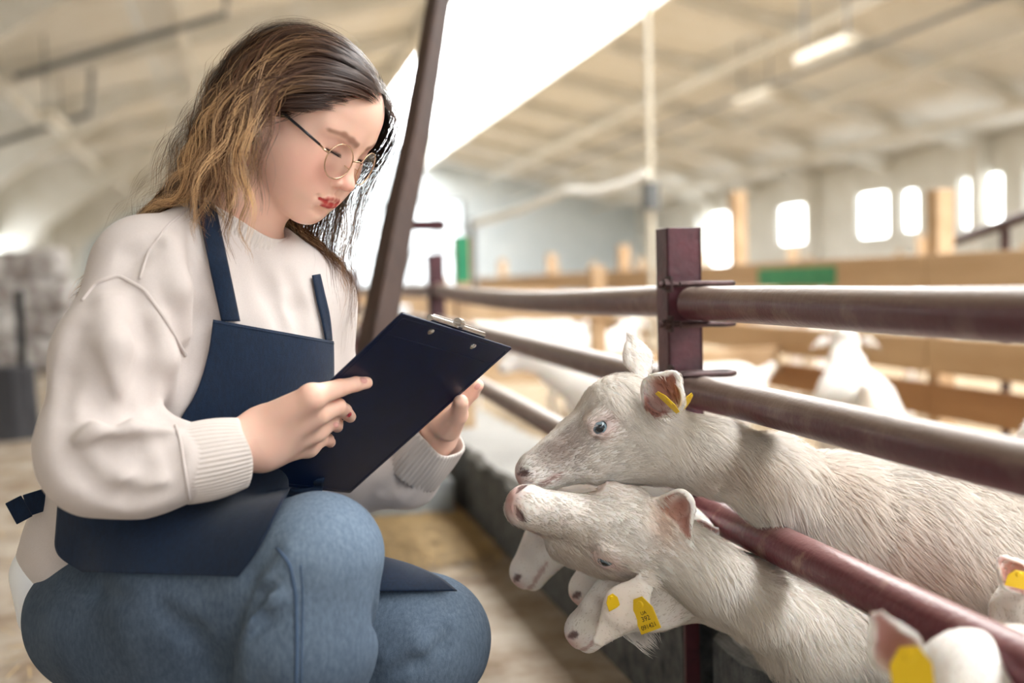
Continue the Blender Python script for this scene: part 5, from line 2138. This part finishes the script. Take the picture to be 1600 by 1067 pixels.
fn = pine_fence(2.6, -.4, 13.0, 'pale pine board fence just behind the reaching goats, green paint on its top board',
                [(-.1, 1.0), (2.05, 1.0), (3.96, 1.07), (5.84, 1.22), (7.8, 1.0), (9.8, 1.0), (11.8, 1.0)],
                [(.686, .82, M_PINE), (.36, .50, M_PINE), (.19, .32, M_PINE2)], 'pine board fences of the pens')
MB().box((-.031, 5.05, .70), (-.0285, 5.85, .79)).build('paint_patch', M_GREEN, fn)
MB().box((-.031, 3.55, .22), (-.0285, 3.75, .28)).build('paint_patch', M_GREEN, fn)
pine_fence(5.4, 1.0, 20.0, 'second pine board fence, farther across the pens', [(y, 1.05) for y in np.arange(1.5, 20, 2.3)], [(.70, .84, M_PINE), (.38, .52, M_PINE2)], 'pine board fences of the pens')
pine_fence(8.6, 3.0, 26.0, 'farthest pine board fence, before the windowed wall', [(y, 1.05) for y in np.arange(3.5, 26, 2.6)], [(.72, .84, M_PINE), (.40, .52, M_PINE2)], 'pine board fences of the pens')
for (yy, lab) in ((5.2, 'pine cross rail closing the near pen'), (9.6, 'pine cross rail closing the middle pen')):
    f = thing('cross_fence', lab, 'fence', B(FX + .05, yy, 0), YAW_BARN)
    for z0, z1 in ((.58, .70), (.28, .40)):
        MB().box((.02, -.014, z0), (1.86, .014, z1)).build('board', M_PINE, f, bevel=.003)
    MB().box((.9, .014, 0), (.97, .08, .82)).build('post', M_PINE, f, bevel=.003)

# steel hand rail at the right
sr = thing('steel_rail', 'dark brown steel rail sloping up in front of the windows', 'rail', B(3.3, 3.6, 0), YAW_BARN)
T0 = Vector(sr.location)
Ri = Matrix.Rotation(-YAW_BARN, 3, 'Z')
L_ = lambda p: Ri @ (Vector(p) - T0)
MB().tube([L_(W(1470, 384, 5.0)), L_(W(1540, 360, 4.6)), L_(W(1660, 318, 4.1))], .022, 10).build('bar', M_BOLT, sr, smooth=True)
for p in (W(1475, 384, 4.95), W(1570, 350, 4.5)):
    MB().tube([L_(p), L_((p[0], p[1], 0))], .02, 8).build('post', M_BOLT, sr, smooth=True)

# green painted post beside the timber
gp = thing('green_post', 'short pine post painted green, beside the leaning timber', 'post', tuple(W(722, 405, 4.2)[:2]) + (0,), YAW_BARN)
MB().box((-.028, -.03, 0), (.028, .03, .925)).build('post', M_PINE, gp, bevel=.003)
MB().box((-.029, -.0315, .76), (.020, -.0300, .925)).build('paint', M_GREEN, gp)

# pole with a sagging white hose
pl = thing('support_pole', 'thin grey support pole rising to the ceiling', 'pole', tuple(W(1016, 300, 6.5)[:2]) + (0,), 0)
MB().tube([(0, 0, 0), (0, 0, 2.0), (0, 0, 3.95)], .020, 10).build('shaft', M_LAMP, pl, smooth=True)
MB().tube([(0, 0, 1.15), (0, 0, 1.30)], .05, 12).build('collar', M_STEELGREY, pl, smooth=True)
hp = []
base_h = [(1012, 270, 6.44), (975, 288, 6.5), (930, 300, 6.6), (885, 298, 6.7), (850, 312, 6.9), (815, 326, 7.1), (780, 338, 7.4), (740, 350, 7.8)]
for i in range(43):
    tt = i / 42 * (len(base_h) - 1)
    a = int(min(tt, len(base_h) - 2)); fr = tt - a
    q_ = [base_h[a][j] * (1 - fr) + base_h[a + 1][j] * fr for j in range(3)]
    hp.append(W(*q_))
o = MB().tube(hp, .024, 10).build('milk_hose', M_WHITEPIPE, smooth=True)
tag(o, 'white hose sagging in swags from the thin pole', 'hose')
pl2 = thing('hose_post', 'grey post at the far end of the white hose', 'pole', tuple(W(738, 352, 7.85)[:2]) + (0,), 0)
MB().tube([(0, 0, 0), (0, 0, 1.2)], .025, 10).build('shaft', M_STEELGREY, pl2, smooth=True)

# pipes and lamps under the ceiling
for i, (a, b, lab) in enumerate(((W(24, 120, 11), W(352, 22, 11), 'thin conduit pipe under the ceiling slabs above the woman'),
                                 (W(-40, 235, 13), W(140, 178, 13), 'conduit pipe reaching the strip lamp by the side wall'))):
    o = MB().tube([Vector(a), Vector(b), Vector(b) + Vector((.05, 0, .5))], .035, 8).build('conduit', M_STEELGREY, smooth=True)
    tag(o, lab, 'pipe', 'ceiling conduits')
for (p, lab) in ((W(85, 190, 12.5), 'strip lamp under the ceiling beside the side wall'), (W(1290, 78, 12), 'strip lamp under the ceiling on the windowed side'), (W(1180, 150, 16), 'farther strip lamp under the ceiling, windowed side')):
    lm = thing('strip_lamp', lab, 'lamp', tuple(p), YAW_BARN, 'ceiling strip lamps')
    MB().box((-.08, -.55, -.05), (.08, .55, .05)).build('housing', M_LAMP, lm, bevel=.01)
    MB().tube([(0, -.5, -.07), (0, .5, -.07)], .03, 10).build('tube', M_WHITEPIPE, lm, smooth=True)
    for yy in (-.45, .45):
        zc = zroof(float((Ri @ Vector(p))[0])) - p[2]
        MB().tube([(0, yy, .05), (0, yy, max(zc, .1))], .012, 6).build('hanger', M_STEELGREY, lm)
for i, (x, lab) in enumerate(((7.6, 'long grey cable tray under the right ceiling slope'),)):
    o = MB().beam((x, -4, zroof(x) - .42), (x, 33, zroof(x) - .42), .05, .05).build('cable_tray', M_STEELGREY)
    o.matrix_world = BARN
    tag(o, lab, 'cable tray')

# sacks stacked by the side wall
bag_p = [rbox((0, 0, .16), (.36, .24, .16), .10), disp(lambda P: .035 * snoise(P, 16, 5, 3))]
V, F_ = sdf_mesh(bag_p, (-.5, -.4, -.05), (.5, .4, .42), .018)
bag_me = mesh_from('sack', V, F_)
bag_me.materials.append(M_BAG)
bag_me.polygons.foreach_set('use_smooth', [True] * len(bag_me.polygons))
rows = ['bottom', 'second', 'third', 'top']
for cidx, (cx, cy) in enumerate(((-2.85, 11.6), (-2.05, 11.9), (-1.25, 12.3))):
    for r in range(3 if cidx == 2 else 4):
        o = bpy.data.objects.new('sack', bag_me)
        COL.objects.link(o)
        b = B(cx, cy, 0)
        o.location = (b[0] + rg.uniform(-.04, .04), b[1] + rg.uniform(-.04, .04), .02 + r * .285)
        o.rotation_euler = (rg.uniform(-.06, .06), rg.uniform(-.06, .06), YAW_BARN + rg.uniform(-.08, .08) + (math.pi if rg.uniform() > .5 else 0))
        tag(o, 'crumpled grey plastic sack, %s in the %s stack from the side wall' % (rows[r], ('first', 'second', 'third')[cidx]), 'sack', 'sacks stacked by the side wall')

# wooden block with an iron upright
blk = thing('chopping_block', 'dark grey wooden block with a black upright at the picture edge', 'block', tuple(W(12, 625, 6.0)[:2]) + (0,), .3)
pr = []
for i, (r_, z_) in enumerate(((.155, 0), (.150, .1), (.142, .25), (.140, .37), (.130, .385))):
    pr.append((r_, z_))
nseg = 20
vs = [(r_ * math.cos(6.2832 * k / nseg) * (1 + .05 * math.sin(k * 2.1)), r_ * math.sin(6.2832 * k / nseg) * (1 + .05 * math.sin(k * 2.1)), z_) for r_, z_ in pr for k in range(nseg)]
fs = [(i * nseg + k, i * nseg + (k + 1) % nseg, (i + 1) * nseg + (k + 1) % nseg, (i + 1) * nseg + k) for i in range(len(pr) - 1) for k in range(nseg)]
fs += [tuple(range(nseg - 1, -1, -1)), tuple((len(pr) - 1) * nseg + k for k in range(nseg))]
MB().add(vs, fs).build('block', M_STUMP, blk)
MB().box((.06, -.02, .38), (.10, .02, .78)).build('upright', M_BLACK, blk, bevel=.003)

# ------------------------------------------------------------------ goats farther back in the pens
def standing_goat():
    """a standing goat in its own frame, facing +x, feet on z = 0"""
    O = np.array([.50, 0, .66])
    ex, ez = _n((.80, 0, -.60)), _n((.60, 0, .80))
    ey = np.cross(ez, ex)
    R_ = np.stack([ex, ey, ez], 1)
    p = localise(goat_head(), R_, O, 1.05)
    p += chain([(np.array([.46, 0, .62]), .048), (np.array([.36, 0, .56]), .062), (np.array([.22, 0, .47]), .105), (np.array([-.05, 0, .44]), .135), (np.array([-.33, 0, .46]), .120)], .03, kin=.05)
    p += chain([(np.array([-.42, 0, .50]), .035), (np.array([-.48, 0, .56]), .018)], .03)
    for s in (-1, 1):
        p += chain([(np.array([.22, .07 * s, .42]), .05), (np.array([.23, .075 * s, .23]), .026), (np.array([.22, .075 * s, .06]), .019), (np.array([.235, .075 * s, .02]), .024)], .03, kin=.01)
        p += chain([(np.array([-.32, .07 * s, .42]), .075), (np.array([-.30, .08 * s, .30]), .045), (np.array([-.40, .08 * s, .20]), .024), (np.array([-.37, .08 * s, .06]), .019), (np.array([-.355, .08 * s, .02]), .024)], .03, kin=.012)
        p += ear_prims((.45, .045 * s, .66), (.43, .085 * s, .655), (.41, .125 * s, .635), (.7, 0, .3), .022, .3)
    return p


V, F_ = sdf_mesh(standing_goat(), (-.6, -.2, -.01), (.72, .2, .80), .0075)
cg = np.tile(WHITE, (len(V), 1)) * (1 - .14 * sstep(.1, .9, snoise(V, 12, 4, 3)))[:, None]
sg_me = mesh_from('standing_goat', V, F_, cg)
sg_me.materials.append(M_HIDE)
sg_me.polygons.foreach_set('use_smooth', [True] * len(sg_me.polygons))
P2, N2, f2 = sample_surface(V, F_, 9000, rg)
fl2 = np.tile([-1.0, 0, -.5], (9000, 1)) + rg.normal(size=(9000, 3)) * .2
fl2 -= N2 * (fl2 * N2).sum(1, keepdims=True)
fl2 /= np.linalg.norm(fl2, axis=1, keepdims=True)
ln2 = rg.uniform(.012, .026, 9000) * np.where(P2[:, 2] < .30, .4, 1) * np.where(P2[:, 0] > .42, .4, 1)
pa2 = P2[:, None] + fl2[:, None] * (ln2[:, None] * np.array([0, .5, 1]))[..., None] + N2[:, None] * (ln2[:, None] * np.array([0, .2, .15]))[..., None]
coat_me = strands_mesh('standing_coat', pa2, .0018, cg[F_[f2][:, 0]] * .96, cg[F_[f2][:, 0]], width_dir=N2)
coat_me.materials.append(M_FUR)


def place_goat(p, yaw, label, sc=1.0):
    g = thing('goat', label, 'goat', (float(p[0]), float(p[1]), 0.02), yaw, 'goats standing back in the pens')
    g.scale = (sc, sc, sc)
    link('body', sg_me, None, g)
    link('coat', coat_me, None, g)
    return g


place_goat(W(1760, 700, 2.05), .9, 'white woolly back of a goat just above the middle rail, picture edge', .92)
place_goat(W(1335, 700, 3.2), 1.35, 'white goat behind the middle rail, back below the pine board', .80)
place_goat(B(3.25, 6.15, 0), 1.2, 'white goat beyond the pine fence, near its green paint', .9)
place_goat(B(3.35, 5.15, 0), -2.0, 'white goat beyond the pine fence, under its pine upright', .9)
place_goat(W(800, 640, 6.2), 3.3, 'white goat seen above the clipboard corner, deep in the pen', .9)
place_goat(W(935, 640, 5.9), .9, 'white goat seen between the two upper rails, deep in the pen', .8)
place_goat(B(3.45, 9.6, 0), 1.0, 'far white goat left of the maroon post', .95)
place_goat(B(3.5, 7.5, 0), 1.9, 'far white goat right of the maroon post', .95)
place_goat(B(1.22, 3.35, 0), math.pi + YAW_BARN - .1, 'blurred white goat leaning over the feed tray', .80)
